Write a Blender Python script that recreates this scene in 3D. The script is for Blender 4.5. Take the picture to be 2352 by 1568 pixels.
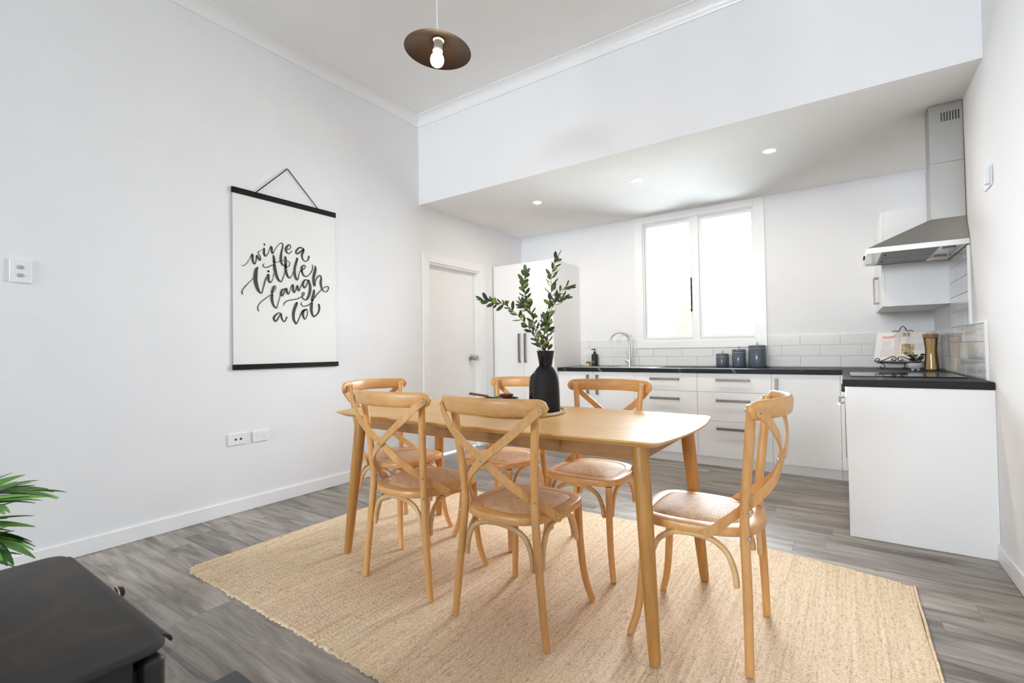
import bpy, bmesh, math, random
from mathutils import Vector, Matrix, Euler
random.seed(7)
PI = math.pi
for o in list(bpy.data.objects):
    bpy.data.objects.remove(o)
SC = bpy.context.scene
COL = SC.collection

# ------------------------------------------------------------------ camera
CAM_LOC = Vector((3.5906, 0.0, 1.13))
cd = bpy.data.cameras.new('camera')
cd.sensor_width = 36.0
cd.lens = 16.763
cd.clip_start = 0.05
cd.dof.use_dof = True
cd.dof.focus_distance = 2.3
cd.dof.aperture_fstop = 4.0
cam = bpy.data.objects.new('camera', cd)
COL.objects.link(cam)
cam.matrix_world = Matrix(((0.82146, 0.02315, 0.5698, CAM_LOC.x),
                           (0.57008, -0.00772, -0.82155, CAM_LOC.y),
                           (-0.01461, 0.9997, -0.01954, CAM_LOC.z),
                           (0, 0, 0, 1)))
SC.camera = cam

# ------------------------------------------------------------------ light and exposure
SKY = 43.0
w = bpy.data.worlds.new('overcast_sky')
SC.world = w
w.use_nodes = True
w.node_tree.nodes['Background'].inputs[0].default_value = (0.82, 0.915, 1.0, 1)
w.node_tree.nodes['Background'].inputs[1].default_value = SKY


def portal(name, loc, rot, sx, sy):
    l = bpy.data.lights.new(name, 'AREA')
    l.shape = 'RECTANGLE'
    l.size, l.size_y = sx, sy
    l.cycles.is_portal = True
    o = bpy.data.objects.new(name, l)
    o.location = loc
    o.rotation_euler = rot
    COL.objects.link(o)


# daylight enters through the kitchen window, and the unseen high window behind the camera
portal('kitchen_daylight', (2.28, 5.52, 1.9), (PI / 2, 0, PI), 1.2, 1.4)
portal('rear_window_daylight', (1.85, -8.06, 2.475), (PI / 2, 0, 0), 3.4, 1.55)
for o in COL.objects:
    if o.type == 'LIGHT':
        d = o.rotation_euler.to_matrix() @ Vector((0, 0, -1))
        c = Vector((2.2, 2.0, 1.5)) - o.location
        if d.dot(c) < 0:
            o.rotation_euler.rotate_axis('Y', PI)

vs = SC.view_settings
vs.view_transform = 'Standard'
vs.look = 'None'
vs.exposure = 0.13
vs.gamma = 1.0
vs.use_curve_mapping = False
SC.cycles.max_bounces = 10
SC.cycles.diffuse_bounces = 7
SC.cycles.glossy_bounces = 4
SC.cycles.transmission_bounces = 6
SC.cycles.transparent_max_bounces = 12
SC.cycles.caustics_reflective = False
SC.cycles.caustics_refractive = False
SC.cycles.sample_clamp_indirect = 12.0
SC.cycles.use_denoising = True


# ------------------------------------------------------------------ materials
def lin(r, g, b):
    f = lambda c: (c / 255 / 12.92) if c / 255 <= 0.04045 else ((c / 255 + 0.055) / 1.055) ** 2.4
    return (f(r), f(g), f(b), 1)


class M:
    def __init__(s, name):
        s.m = bpy.data.materials.new(name)
        s.m.use_nodes = True
        s.nt = s.m.node_tree
        s.b = s.nt.nodes['Principled BSDF']

    def n(s, t, **k):
        nd = s.nt.nodes.new(t)
        for a, v in k.items():
            setattr(nd, a, v)
        return nd

    def l(s, a, b):
        s.nt.links.new(a, b)

    def set(s, **k):
        for a, v in k.items():
            s.b.inputs[a.replace('_', ' ')].default_value = v
        return s

    def coords(s, scale=(1, 1, 1), rnd=0.0, out='Object', rot=(0, 0, 0)):
        tc = s.n('ShaderNodeTexCoord')
        mp = s.n('ShaderNodeMapping')
        mp.inputs['Scale'].default_value = scale
        mp.inputs['Rotation'].default_value = rot
        s.l(tc.outputs[out], mp.inputs['Vector'])
        if rnd:
            oi = s.n('ShaderNodeObjectInfo')
            mu = s.n('ShaderNodeMath', operation='MULTIPLY')
            mu.inputs[1].default_value = rnd
            s.l(oi.outputs['Random'], mu.inputs[0])
            s.l(mu.outputs[0], mp.inputs['Location'])
        return mp.outputs[0]

    def noise(s, v, scale=5, detail=4, rough=0.55, dist=0):
        nd = s.n('ShaderNodeTexNoise')
        nd.inputs['Scale'].default_value = scale
        nd.inputs['Detail'].default_value = detail
        nd.inputs['Roughness'].default_value = rough
        nd.inputs['Distortion'].default_value = dist
        s.l(v, nd.inputs['Vector'])
        return nd.outputs['Fac']

    def ramp(s, f, stops):
        r = s.n('ShaderNodeValToRGB')
        e = r.color_ramp.elements
        while len(e) < len(stops):
            e.new(0.5)
        for i, (p, c) in enumerate(stops):
            e[i].position = p
            e[i].color = c if len(c) == 4 else (*c, 1)
        s.l(f, r.inputs['Fac'])
        return r.outputs['Color']

    def mix(s, f, a, b, mode='MIX'):
        m = s.n('ShaderNodeMix', data_type='RGBA', blend_type=mode)
        for i, v in ((0, f), (6, a), (7, b)):
            if hasattr(v, 'is_output'):
                s.l(v, m.inputs[i])
            else:
                m.inputs[i].default_value = v
        return m.outputs[2]

    def col(s, c):
        s.l(c, s.b.inputs['Base Color'])
        return s

    def bump(s, h, strength=0.2, dist=0.002):
        bp = s.n('ShaderNodeBump')
        bp.inputs['Strength'].default_value = strength
        bp.inputs['Distance'].default_value = dist
        s.l(h, bp.inputs['Height'])
        s.l(bp.outputs[0], s.b.inputs['Normal'])
        return s


def plain(name, c, rough=0.5, metal=0.0, **k):
    m = M(name)
    m.set(Base_Color=c if len(c) == 4 else (*c, 1), Roughness=rough, Metallic=metal, **k)
    return m.m


def paint(name, c, rough=0.6, b=0.05, spec=0.5):
    m = M(name)
    v = m.coords()
    n = m.noise(v, 3, 2)
    c2 = tuple(x * 0.985 for x in c[:3]) + (1,)
    m.col(m.ramp(n, [(0.35, c2), (0.65, c)]))
    m.set(Roughness=rough, Specular_IOR_Level=spec)
    m.bump(m.noise(v, 260, 2), b, 0.001)
    return m.m


def wood(name, dark, mid, light, scale=(40, 40, 3), rough=0.4, big=3.0, coat=0.0):
    m = M(name)
    v = m.coords(scale, rnd=17)
    n = m.noise(v, 1.0, 5, 0.6, 0.6)
    v2 = m.coords((big, big, big * 0.3), rnd=9)
    n2 = m.noise(v2, 1.2, 3)
    c = m.ramp(n, [(0.25, dark), (0.5, mid), (0.75, light)])
    c2 = m.ramp(n2, [(0.3, (0.82, 0.80, 0.78, 1)), (0.7, (1.0, 1.0, 1.0, 1))])
    m.col(m.mix(1.0, c, c2, 'MULTIPLY'))
    m.set(Roughness=rough, Coat_Weight=coat, Coat_Roughness=0.25)
    m.bump(n, 0.05, 0.001)
    return m.m


MAT = {}
MAT['wall'] = paint('wall_paint', (0.85, 0.855, 0.868, 1), 1.0, 0.05, 0.0)
MAT['ceiling'] = paint('ceiling_paint', (0.91, 0.91, 0.905, 1), 1.0, 0.05, 0.0)
MAT['trim'] = paint('trim_gloss_paint', (0.89, 0.89, 0.89, 1), 0.3, 0.02)
MAT['door'] = paint('door_gloss_paint', (0.90, 0.90, 0.905, 1), 0.35, 0.02)
MAT['white_plastic'] = plain('white_plastic', (0.85, 0.86, 0.88), 0.25)
MAT['grey_plastic'] = plain('grey_plastic', (0.42, 0.43, 0.45), 0.3)
MAT['black_hole'] = plain('dark_socket_hole', (0.02, 0.02, 0.02), 0.6)


def cabinet_mat():
    m = M('white_woodgrain_laminate')
    v = m.coords((6, 6, 240), rnd=5)
    n = m.noise(v, 1.0, 4, 0.6)
    m.col(m.ramp(n, [(0.3, (0.86, 0.86, 0.85, 1)), (0.7, (0.91, 0.91, 0.90, 1))]))
    m.set(Roughness=0.32)
    m.bump(n, 0.04, 0.0006)
    return m.m


MAT['cabinet'] = cabinet_mat()
MAT['cab_white'] = plain('white_melamine', (0.89, 0.89, 0.885), 0.38)


def marble():
    m = M('black_marble_laminate')
    v = m.coords((1, 1, 1), rot=(0.3, 0.6, 0.5))
    ns = m.n('ShaderNodeTexNoise')
    ns.inputs['Scale'].default_value = 1.1
    ns.inputs['Detail'].default_value = 5
    m.l(v, ns.inputs['Vector'])
    wv = m.n('ShaderNodeTexWave', wave_type='BANDS')
    wv.inputs['Scale'].default_value = 0.9
    wv.inputs['Distortion'].default_value = 9
    wv.inputs['Detail'].default_value = 3
    wv.inputs['Detail Scale'].default_value = 0.6
    m.l(v, wv.inputs['Vector'])
    vein = m.ramp(wv.outputs['Fac'], [(0.0, (1, 1, 1)), (0.012, (0, 0, 0)), (1.0, (0, 0, 0))])
    n2 = m.noise(m.coords((2, 2, 2)), 2.0, 3)
    msk = m.ramp(n2, [(0.42, (0, 0, 0)), (0.62, (0.6, 0.6, 0.6))])
    f = m.mix(1.0, vein, msk, 'MULTIPLY')
    m.col(m.mix(f, (0.013, 0.014, 0.017, 1), (0.42, 0.40, 0.38, 1)))
    m.set(Roughness=0.45, Specular_IOR_Level=0.22)
    return m.m


MAT['worktop'] = marble()


def steel(name='brushed_steel', c=(0.62, 0.61, 0.59, 1), rough=0.3, sc=(3, 3, 220)):
    m = M(name)
    n = m.noise(m.coords(sc, rnd=3), 1.0, 3)
    m.set(Base_Color=c, Metallic=1.0)
    r = m.n('ShaderNodeMapRange')
    r.inputs['To Min'].default_value = rough - 0.06
    r.inputs['To Max'].default_value = rough + 0.08
    m.l(n, r.inputs['Value'])
    m.l(r.outputs[0], m.b.inputs['Roughness'])
    m.bump(n, 0.03, 0.0004)
    return m.m


MAT['steel'] = steel()
MAT['hood_steel'] = steel('hood_steel', (0.40, 0.39, 0.37, 1), 0.30, (220, 220, 4))
MAT['satin_handle'] = steel('satin_nickel', (0.22, 0.195, 0.175, 1), 0.38, (200, 4, 200))
MAT['chrome'] = plain('zinc_bolt', (0.62, 0.63, 0.63), 0.25, 1.0)
MAT['satin_knob'] = plain('satin_knob_metal', (0.42, 0.40, 0.38), 0.28, 1.0)
MAT['mesh_filter'] = plain('grey_filter_mesh', (0.30, 0.30, 0.30), 0.5, 0.6)
MAT['tile'] = plain('white_glazed_tile', (0.82, 0.82, 0.81), 0.08)
MAT['tile_gloss'] = plain('pale_glazed_tile', (0.74, 0.76, 0.78), 0.05)
MAT['grout'] = plain('pale_grout', (0.74, 0.74, 0.73), 0.8)
MAT['black_glass'] = plain('black_glass', (0.012, 0.012, 0.014), 0.04)
MAT['black_matte'] = plain('black_matte_paint', (0.016, 0.016, 0.017), 0.55)
MAT['poster_black'] = plain('black_poster_rail', (0.010, 0.010, 0.011), 0.5, 0.0, Specular_IOR_Level=0.15)
MAT['ink'] = plain('charcoal_ink', (0.045, 0.042, 0.040), 0.7)


def paper():
    m = M('poster_canvas')
    v = m.coords((1, 900, 900))
    n = m.noise(v, 1, 2)
    m.col(m.ramp(n, [(0.3, (0.80, 0.80, 0.785, 1)), (0.7, (0.86, 0.86, 0.845, 1))]))
    m.set(Roughness=0.8)
    m.bump(n, 0.06, 0.0005)
    return m.m


MAT['paper'] = paper()
BEECH = ((0.66, 0.325, 0.105, 1), (0.75, 0.40, 0.14, 1), (0.82, 0.465, 0.18, 1))
MAT['beech'] = wood('lacquered_beech', *BEECH, scale=(55, 55, 7), rough=0.38, coat=0.12)
MAT['beech_x'] = wood('lacquered_beech_crosswise', *BEECH, scale=(7, 55, 55), rough=0.38, coat=0.12)
MAT['cane'] = wood('bent_cane', (0.70, 0.44, 0.19, 1), (0.78, 0.52, 0.25, 1), (0.84, 0.59, 0.32, 1), scale=(30, 30, 30), rough=0.4)
OAK = ((0.64, 0.36, 0.11, 1), (0.72, 0.425, 0.14, 1), (0.79, 0.495, 0.185, 1))
MAT['oak'] = wood('oak_veneer', *OAK, scale=(4, 60, 60), rough=0.36, big=1.6)
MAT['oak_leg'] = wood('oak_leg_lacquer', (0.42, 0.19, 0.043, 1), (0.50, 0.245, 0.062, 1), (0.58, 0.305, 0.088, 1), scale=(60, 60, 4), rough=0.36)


MAT['oak_apron_shaded'] = wood('oak_apron_shaded_lacquer', (0.33, 0.155, 0.045, 1), (0.40, 0.205, 0.065, 1), (0.46, 0.25, 0.09, 1), scale=(4, 4, 60), rough=0.4)  # oak darkened for the apron: shade under the tabletop put into the colour


def rattan():
    m = M('woven_rattan')
    v = m.coords((1, 1, 1))
    outs = []
    for rot in (0.0, PI / 2):
        mp = m.n('ShaderNodeMapping')
        mp.inputs['Rotation'].default_value = (0, 0, rot)
        m.l(v, mp.inputs['Vector'])
        wv = m.n('ShaderNodeTexWave', wave_type='BANDS')
        wv.inputs['Scale'].default_value = 32
        wv.inputs['Distortion'].default_value = 0.8
        wv.inputs['Detail'].default_value = 1
        m.l(mp.outputs[0], wv.inputs['Vector'])
        outs.append(wv.outputs['Fac'])
    h = m.n('ShaderNodeMath', operation='MULTIPLY')
    m.l(outs[0], h.inputs[0])
    m.l(outs[1], h.inputs[1])
    n = m.noise(v, 45, 3)
    base = m.ramp(n, [(0.25, (0.62, 0.37, 0.18, 1)), (0.5, (0.76, 0.50, 0.28, 1)), (0.75, (0.84, 0.62, 0.39, 1))])
    sh = m.ramp(h.outputs[0], [(0.0, (0.80, 0.76, 0.71, 1)), (0.45, (1, 1, 1, 1))])
    m.col(m.mix(1.0, base, sh, 'MULTIPLY'))
    m.set(Roughness=0.55)
    m.bump(h.outputs[0], 0.5, 0.0015)
    return m.m


MAT['rattan'] = rattan()


def jute():
    m = M('natural_jute')
    n1 = m.noise(m.coords((70, 1.6, 1)), 1.0, 3, 0.6)
    n2 = m.noise(m.coords((1, 1, 1)), 170, 3, 0.75)
    n3 = m.noise(m.coords((75, 16, 1)), 1.6, 4, 0.75)
    n4 = m.noise(m.coords((1, 1, 1)), 1.1, 2)
    c = m.ramp(n1, [(0.26, (0.63, 0.46, 0.285, 1)), (0.45, (0.78, 0.60, 0.395, 1)), (0.68, (0.86, 0.70, 0.495, 1))])
    fl = m.ramp(n3, [(0.34, (0.56, 0.44, 0.35, 1)), (0.46, (1, 1, 1, 1)), (0.62, (1.0, 1.0, 1.0, 1)), (0.72, (1.10, 1.10, 1.12, 1))])
    c = m.mix(0.9, c, fl, 'MULTIPLY')
    sp = m.ramp(n2, [(0.32, (0.74, 0.69, 0.64, 1)), (0.5, (1, 1, 1, 1)), (0.68, (1.22, 1.22, 1.24, 1))])
    c = m.mix(1.0, c, sp, 'MULTIPLY')
    bg = m.ramp(n4, [(0.35, (0.94, 0.95, 0.93, 1)), (0.65, (1.03, 1.02, 1.04, 1))])
    c = m.mix(1.0, c, bg, 'MULTIPLY')
    m.col(c)
    m.set(Roughness=0.75)
    m.bump(n2, 0.5, 0.003)
    return m.m


MAT['jute'] = jute()


def plank_mat():
    m = M('grey_oak_vinyl')
    v = m.coords((1.1, 9, 1), rnd=60)
    n = m.noise(v, 1.6, 6, 0.62, 0.9)
    v2 = m.coords((2.5, 60, 1), rnd=40)
    n2 = m.noise(v2, 1.5, 4, 0.6, 0.2)
    n3 = m.noise(m.coords((2.2, 5, 1), rnd=80), 1.5, 3, 0.5, 1.5)
    c = m.ramp(n, [(0.30, (0.12, 0.103, 0.090, 1)), (0.46, (0.265, 0.236, 0.208, 1)), (0.70, (0.46, 0.42, 0.38, 1))])
    g = m.ramp(n2, [(0.3, (0.80, 0.79, 0.78, 1)), (0.6, (1.06, 1.06, 1.06, 1))])
    c = m.mix(1.0, c, g, 'MULTIPLY')
    k = m.ramp(n3, [(0.24, (0.55, 0.53, 0.52, 1)), (0.36, (1, 1, 1, 1))])
    c = m.mix(0.8, c, k, 'MULTIPLY')
    oi = m.n('ShaderNodeObjectInfo')
    t = m.ramp(oi.outputs['Random'], [(0.0, (0.80, 0.79, 0.79, 1)), (0.5, (0.97, 0.96, 0.95, 1)), (1.0, (1.16, 1.15, 1.13, 1))])
    c = m.mix(1.0, c, t, 'MULTIPLY')
    m.col(c)
    m.set(Roughness=0.45)
    m.bump(n2, 0.10, 0.0008)
    return m.m


MAT['plank'] = plank_mat()
MAT['subfloor'] = plain('grey_floor_base', (0.2, 0.19, 0.18), 0.6)


def stove_mat():
    m = M('rusted_black_steel')
    v = m.coords((1, 1, 1))
    n = m.noise(v, 7, 5, 0.6, 0.6)
    n2 = m.noise(v, 30, 4)
    c = m.ramp(n, [(0.35, (0.013, 0.013, 0.014, 1)), (0.55, (0.022, 0.019, 0.016, 1)), (0.72, (0.05, 0.032, 0.021, 1))])
    sp = m.ramp(n2, [(0.66, (1, 1, 1, 1)), (0.78, (1.7, 1.5, 1.35, 1))])
    m.col(m.mix(1.0, c, sp, 'MULTIPLY'))
    m.set(Roughness=0.55)
    m.bump(n2, 0.15, 0.001)
    return m.m


MAT['stove'] = stove_mat()
MAT['stove_door'] = plain('satin_black_stove_door', (0.02, 0.021, 0.023), 0.35)
MAT['slate'] = paint('dark_slate', (0.07, 0.075, 0.08, 1), 0.55, 0.3)


def leaf_mat(name, a, b, rough=0.45):
    m = M(name)
    oi = m.n('ShaderNodeObjectInfo')
    n = m.noise(m.coords((1, 1, 1), rnd=5), 18, 2)
    ad = m.n('ShaderNodeMath', operation='MULTIPLY_ADD')
    m.l(n, ad.inputs[0])
    ad.inputs[1].default_value = 0.35
    m.l(oi.outputs['Random'], ad.inputs[2])
    c = m.ramp(ad.outputs[0], [(0.15, a), (1.1, b)])
    m.col(c)
    m.set(Roughness=rough, Subsurface_Weight=0.0)
    return m.m


MAT['olive_leaf'] = leaf_mat('olive_leaf', (0.022, 0.055, 0.030, 1), (0.12, 0.17, 0.055, 1), 0.5)
MAT['olive_fruit'] = leaf_mat('green_olive_skin', (0.20, 0.24, 0.04, 1), (0.32, 0.33, 0.08, 1), 0.35)
MAT['twig'] = plain('green_brown_twig', (0.16, 0.17, 0.07), 0.7)
MAT['palm_leaf'] = leaf_mat('palm_leaflet', (0.010, 0.055, 0.028, 1), (0.20, 0.46, 0.07, 1), 0.4)
MAT['shrub_leaf'] = leaf_mat('garden_leaf', (0.20, 0.26, 0.035, 1), (0.36, 0.38, 0.06, 1), 0.6)
MAT['vase'] = paint('black_stoneware', (0.011, 0.011, 0.012, 1), 0.6, 0.25, 0.3)
MAT['dark_wood'] = wood('red_brown_wood', (0.13, 0.035, 0.018, 1), (0.19, 0.055, 0.028, 1), (0.26, 0.085, 0.045, 1), scale=(8, 60, 60), rough=0.35)
MAT['rope'] = plain('cream_cotton_rope', (0.74, 0.63, 0.46), 0.8)
MAT['canister'] = plain('slate_blue_glaze', (0.095, 0.118, 0.15), 0.15)
MAT['leather'] = plain('tan_leather', (0.42, 0.17, 0.10), 0.5)
MAT['iron'] = plain('wrought_iron', (0.014, 0.014, 0.018), 0.45)
MAT['cork'] = wood('acacia_lid', (0.30, 0.11, 0.035, 1), (0.38, 0.15, 0.05, 1), (0.44, 0.19, 0.07, 1), scale=(10, 50, 50), rough=0.5)
MAT['pasta'] = plain('dry_spaghetti', (0.92, 0.60, 0.20), 0.5)
MAT['cream'] = plain('cream_bristle', (0.78, 0.66, 0.46), 0.8)
MAT['page'] = plain('book_page', (0.84, 0.80, 0.77), 0.55)
MAT['red_ink'] = plain('red_print', (0.75, 0.10, 0.06), 0.6)
MAT['grey_ink'] = plain('grey_print', (0.45, 0.42, 0.42), 0.6)


def food_photo():
    m = M('food_photo_print')
    v = m.coords((1, 1, 1))
    n = m.n('ShaderNodeTexVoronoi')
    n.inputs['Scale'].default_value = 70
    m.l(v, n.inputs['Vector'])
    m.col(m.ramp(n.outputs['Color'], [(0.1, (0.30, 0.06, 0.04)), (0.35, (0.62, 0.45, 0.25)), (0.6, (0.25, 0.28, 0.10)), (0.85, (0.75, 0.62, 0.50))]))
    m.set(Roughness=0.3)
    return m.m


MAT['food'] = food_photo()
MAT['soil'] = plain('potting_soil', (0.16, 0.09, 0.05), 0.9)
MAT['plant_leaf'] = leaf_mat('jade_leaf', (0.012, 0.04, 0.016, 1), (0.04, 0.10, 0.03, 1), 0.35)
MAT['ceramic'] = plain('pale_grey_ceramic', (0.62, 0.63, 0.62), 0.15)
MAT['shade_in'] = plain('dark_bronze_enamel', (0.007, 0.0045, 0.0036), 0.34, 0.0, Specular_IOR_Level=0.25)
MAT['garden_render'] = plain('garden_wall_render', (0.30, 0.29, 0.27), 0.9)
MAT['concrete'] = plain('pale_paving', (0.55, 0.55, 0.53), 0.9)


def emit(name, c, s):
    m = M(name)
    m.set(Base_Color=(0.8, 0.8, 0.8, 1), Emission_Color=c, Emission_Strength=s)
    return m.m


MAT['bulb'] = emit('lit_warm_bulb', (1.0, 0.70, 0.38, 1), 150)
MAT['downlight'] = emit('lit_downlight', (1.0, 0.90, 0.78, 1), 620)


def pane_mat():
    m = M('window_glass')
    tr = m.n('ShaderNodeBsdfTransparent')
    gl = m.n('ShaderNodeBsdfGlossy')
    gl.inputs['Roughness'].default_value = 0.0
    fr = m.n('ShaderNodeFresnel')
    fr.inputs['IOR'].default_value = 1.45
    mx = m.n('ShaderNodeMixShader')
    m.l(fr.outputs[0], mx.inputs[0])
    m.l(tr.outputs[0], mx.inputs[1])
    m.l(gl.outputs[0], mx.inputs[2])
    m.l(mx.outputs[0], m.nt.nodes['Material Output'].inputs['Surface'])
    return m.m


MAT['glass'] = pane_mat()


# ------------------------------------------------------------------ geometry helpers
ROOT = {}


class G:
    """collects shapes in world (or thing-local) space and links them as one mesh object"""

    def __init__(s):
        s.v, s.f = [], []

    def add(s, vs_, fs):
        b = len(s.v)
        s.v += [tuple(p) for p in vs_]
        s.f += [tuple(i + b for i in f) for f in fs]
        return s

    def box(s, x0, y0, z0, x1, y1, z1):
        x0, x1 = sorted((x0, x1)); y0, y1 = sorted((y0, y1)); z0, z1 = sorted((z0, z1))
        return s.add([(x0, y0, z0), (x1, y0, z0), (x1, y1, z0), (x0, y1, z0), (x0, y0, z1), (x1, y0, z1), (x1, y1, z1), (x0, y1, z1)],
                     [(3, 2, 1, 0), (4, 5, 6, 7), (0, 1, 5, 4), (1, 2, 6, 5), (2, 3, 7, 6), (3, 0, 4, 7)])

    def hexa(s, bot, top):
        return s.add(list(bot) + list(top), [(3, 2, 1, 0), (4, 5, 6, 7), (0, 1, 5, 4), (1, 2, 6, 5), (2, 3, 7, 6), (3, 0, 4, 7)])

    def rings(s, rings, cap=True, closed=True):
        n = len(rings[0])
        vs_ = [p for r in rings for p in r]
        fs = []
        for i in range(len(rings) - 1):
            for j in range(n if closed else n - 1):
                k = (j + 1) % n
                fs.append((i * n + j, i * n + k, (i + 1) * n + k, (i + 1) * n + j))
        if cap:
            fs.append(tuple(range(n - 1, -1, -1)))
            fs.append(tuple((len(rings) - 1) * n + j for j in range(n)))
        return s.add(vs_, fs)

    def tube(s, pts, r, n=10, cap=True):
        pts = [Vector(p) for p in pts]
        rs = r if isinstance(r, (list, tuple)) else [r] * len(pts)
        ref = None
        rings = []
        for i, p in enumerate(pts):
            t = (pts[min(i + 1, len(pts) - 1)] - pts[max(i - 1, 0)]).normalized()
            if ref is None:
                ref = Vector((0, 0, 1)) if abs(t.z) < 0.8 else Vector((1, 0, 0))
            a = (ref - t * ref.dot(t)).normalized()
            ref = a
            b = t.cross(a)
            rings.append([p + (a * math.cos(2 * PI * k / n) + b * math.sin(2 * PI * k / n)) * rs[i] for k in range(n)])
        return s.rings(rings, cap)

    def cyl(s, p0, p1, r0, r1=None, n=20):
        return s.tube([p0, p1], [r0, r0 if r1 is None else r1], n)

    def lathe(s, prof, c=(0, 0, 0), n=28, cap=True, axis='z'):
        rings = []
        for r, h in prof:
            ring = []
            for k in range(n):
                a = 2 * PI * k / n
                u, w_ = r * math.cos(a), r * math.sin(a)
                p = {'z': (u, w_, h), 'y': (u, h, -w_), 'x': (h, u, w_)}[axis]
                ring.append((c[0] + p[0], c[1] + p[1], c[2] + p[2]))
            rings.append(ring)
        return s.rings(rings, cap)

    def prism(s, outline, z0, z1):
        return s.rings([[(x, y, z0) for x, y in outline], [(x, y, z1) for x, y in outline]])

    def obj(s, name, mat, parent=None, smooth=True, bevel=0.0, angle=38, seg=2, kind=None):
        off = Vector((0, 0, 0))
        if parent is not None:
            off = ROOT[parent.name]
        me = bpy.data.meshes.new(name)
        me.from_pydata([tuple(Vector(p) - off) for p in s.v], [], s.f)
        bm = bmesh.new()
        bm.from_mesh(me)
        bmesh.ops.recalc_face_normals(bm, faces=bm.faces)
        bm.to_mesh(me)
        bm.free()
        me.materials.append(MAT[mat] if isinstance(mat, str) else mat)
        if smooth:
            me.polygons.foreach_set('use_smooth', [True] * len(me.polygons))
            me.set_sharp_from_angle(angle=math.radians(angle))
        o = bpy.data.objects.new(name, me)
        COL.objects.link(o)
        if parent is not None:
            o.parent = parent
        ROOT[o.name] = off
        if bevel:
            b = o.modifiers.new('bevel', 'BEVEL')
            b.width = bevel
            b.segments = seg
            b.limit_method = 'ANGLE'
            b.harden_normals = bool(smooth)
            b.angle_limit = math.radians(40)
        if kind:
            o['kind'] = kind
        return o


def thing(name, label, cat, loc=(0, 0, 0), group=None):
    o = bpy.data.objects.new(name, None)
    o.empty_display_size = 0.1
    COL.objects.link(o)
    o.location = loc
    ROOT[o.name] = Vector(loc)
    return tag(o, label, cat, group)


def tag(o, label, cat, group=None):
    o['label'] = label
    o['category'] = cat
    if group:
        o['group'] = group
    return o


def struct(o):
    o['kind'] = 'structure'
    return o


def copy_tree(o, parent=None):
    c = o.copy()
    COL.objects.link(c)
    c.parent = parent
    for ch in o.children:
        copy_tree(ch, c)
    return c


def catmull(pts, n=6, closed=False):
    P = [Vector(p) for p in pts]
    L = len(P)
    out = []
    rng = range(L) if closed else range(L - 1)
    for i in rng:
        if closed:
            a, b, c, d = P[(i - 1) % L], P[i], P[(i + 1) % L], P[(i + 2) % L]
        else:
            a, b, c, d = P[max(i - 1, 0)], P[i], P[i + 1], P[min(i + 2, L - 1)]
        for k in range(n):
            t = k / n
            out.append(0.5 * ((2 * b) + (c - a) * t + (2 * a - 5 * b + 4 * c - d) * t * t + (3 * b - a - 3 * c + d) * t ** 3))
    if not closed:
        out.append(P[-1])
    return out


def rrect(x0, y0, x1, y1, r, n=5):
    out = []
    for cx, cy, a0 in ((x1 - r, y1 - r, 0), (x0 + r, y1 - r, PI / 2), (x0 + r, y0 + r, PI), (x1 - r, y0 + r, 1.5 * PI)):
        for k in range(n + 1):
            a = a0 + PI / 2 * k / n
            out.append((cx + r * math.cos(a), cy + r * math.sin(a)))
    return out


# ------------------------------------------------------------------ the room
W, D, YS, ZL, ZC, YB = 4.24, 5.434, 3.516, 2.66, 3.557, -8.0
T = 0.12
BT = 0.930   # worktop height

floor = struct(G().box(-T, YB - T, -0.10, W + T, D + T, -0.006).obj('floor', 'subfloor', smooth=False))
PW, PL = 0.1755, 1.22
struct(G().box(-T, YB - T, -0.0055, W + T, -0.91, -0.0002).obj('floor_living', 'subfloor', smooth=False))
plank_meshes = {}
y0 = 0.9275 - PW * 21
rows = int((D - y0) / PW) + 1
rnd = random.Random(4)
for r in range(rows):
    ya = y0 + r * PW
    if ya + PW > D:
        break
    if ya < -0.9 or ya > 5.0:
        continue
    off = {21: 1.252 - PL, 20: 0.0392}.get(r, rnd.uniform(0, PL) - PL)
    off = off % PL - PL
    x = off
    while x < W:
        xa, xb = max(x, 0.0), min(x + PL, W)
        x += PL
        if xb - xa < 0.03:
            continue
        key = round((xb - xa) * 1000)
        g = 0.0002
        if key not in plank_meshes:
            q = G()
            L = xb - xa
            c = 0.0006
            q.hexa([(g, g, -0.006), (L - g, g, -0.006), (L - g, PW - g, -0.006), (g, PW - g, -0.006)],
                   [(g, g, -c), (L - g, g, -c), (L - g, PW - g, -c), (g, PW - g, -c)])
            q.hexa([(g, g, -c), (L - g, g, -c), (L - g, PW - g, -c), (g, PW - g, -c)],
                   [(g + c, g + c, 0), (L - g - c, g + c, 0), (L - g - c, PW - g - c, 0), (g + c, PW - g - c, 0)])
            o = q.obj('plank', 'plank', floor, smooth=False)
            plank_meshes[key] = o.data
        else:
            o = bpy.data.objects.new('plank', plank_meshes[key])
            COL.objects.link(o)
            o.parent = floor
        o.location = (xa, ya, 0)

# left wall with the door opening (clear opening y 3.636..4.489, z 0..2.085)
DY0, DY1, DZ = 3.636, 4.489, 2.085
g = G()
g.box(-T, YB - T, 0, 0, DY0, ZC).box(-T, DY1, 0, 0, D + T, ZC).box(-T, DY0, DZ, 0, DY1, ZC)
struct(g.obj('wall_left', 'wall', smooth=False))
# kitchen wall with the window opening
WX0, WX1, WZ0, WZ1 = 1.700, 2.868, 1.214, 2.580
g = G()
g.box(0, D, 0, WX0, D + T, ZL).box(WX1, D, 0, W, D + T, ZL).box(WX0, D, 0, WX1, D + T, WZ0).box(WX0, D, WZ1, WX1, D + T, ZL)
wall_back = struct(g.obj('wall_back', 'wall', smooth=False))
# right wall
wall_right = struct(G().box(W, YB - T, 0, W + T, D + T, ZC).obj('wall_right', 'wall', smooth=False))
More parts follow.
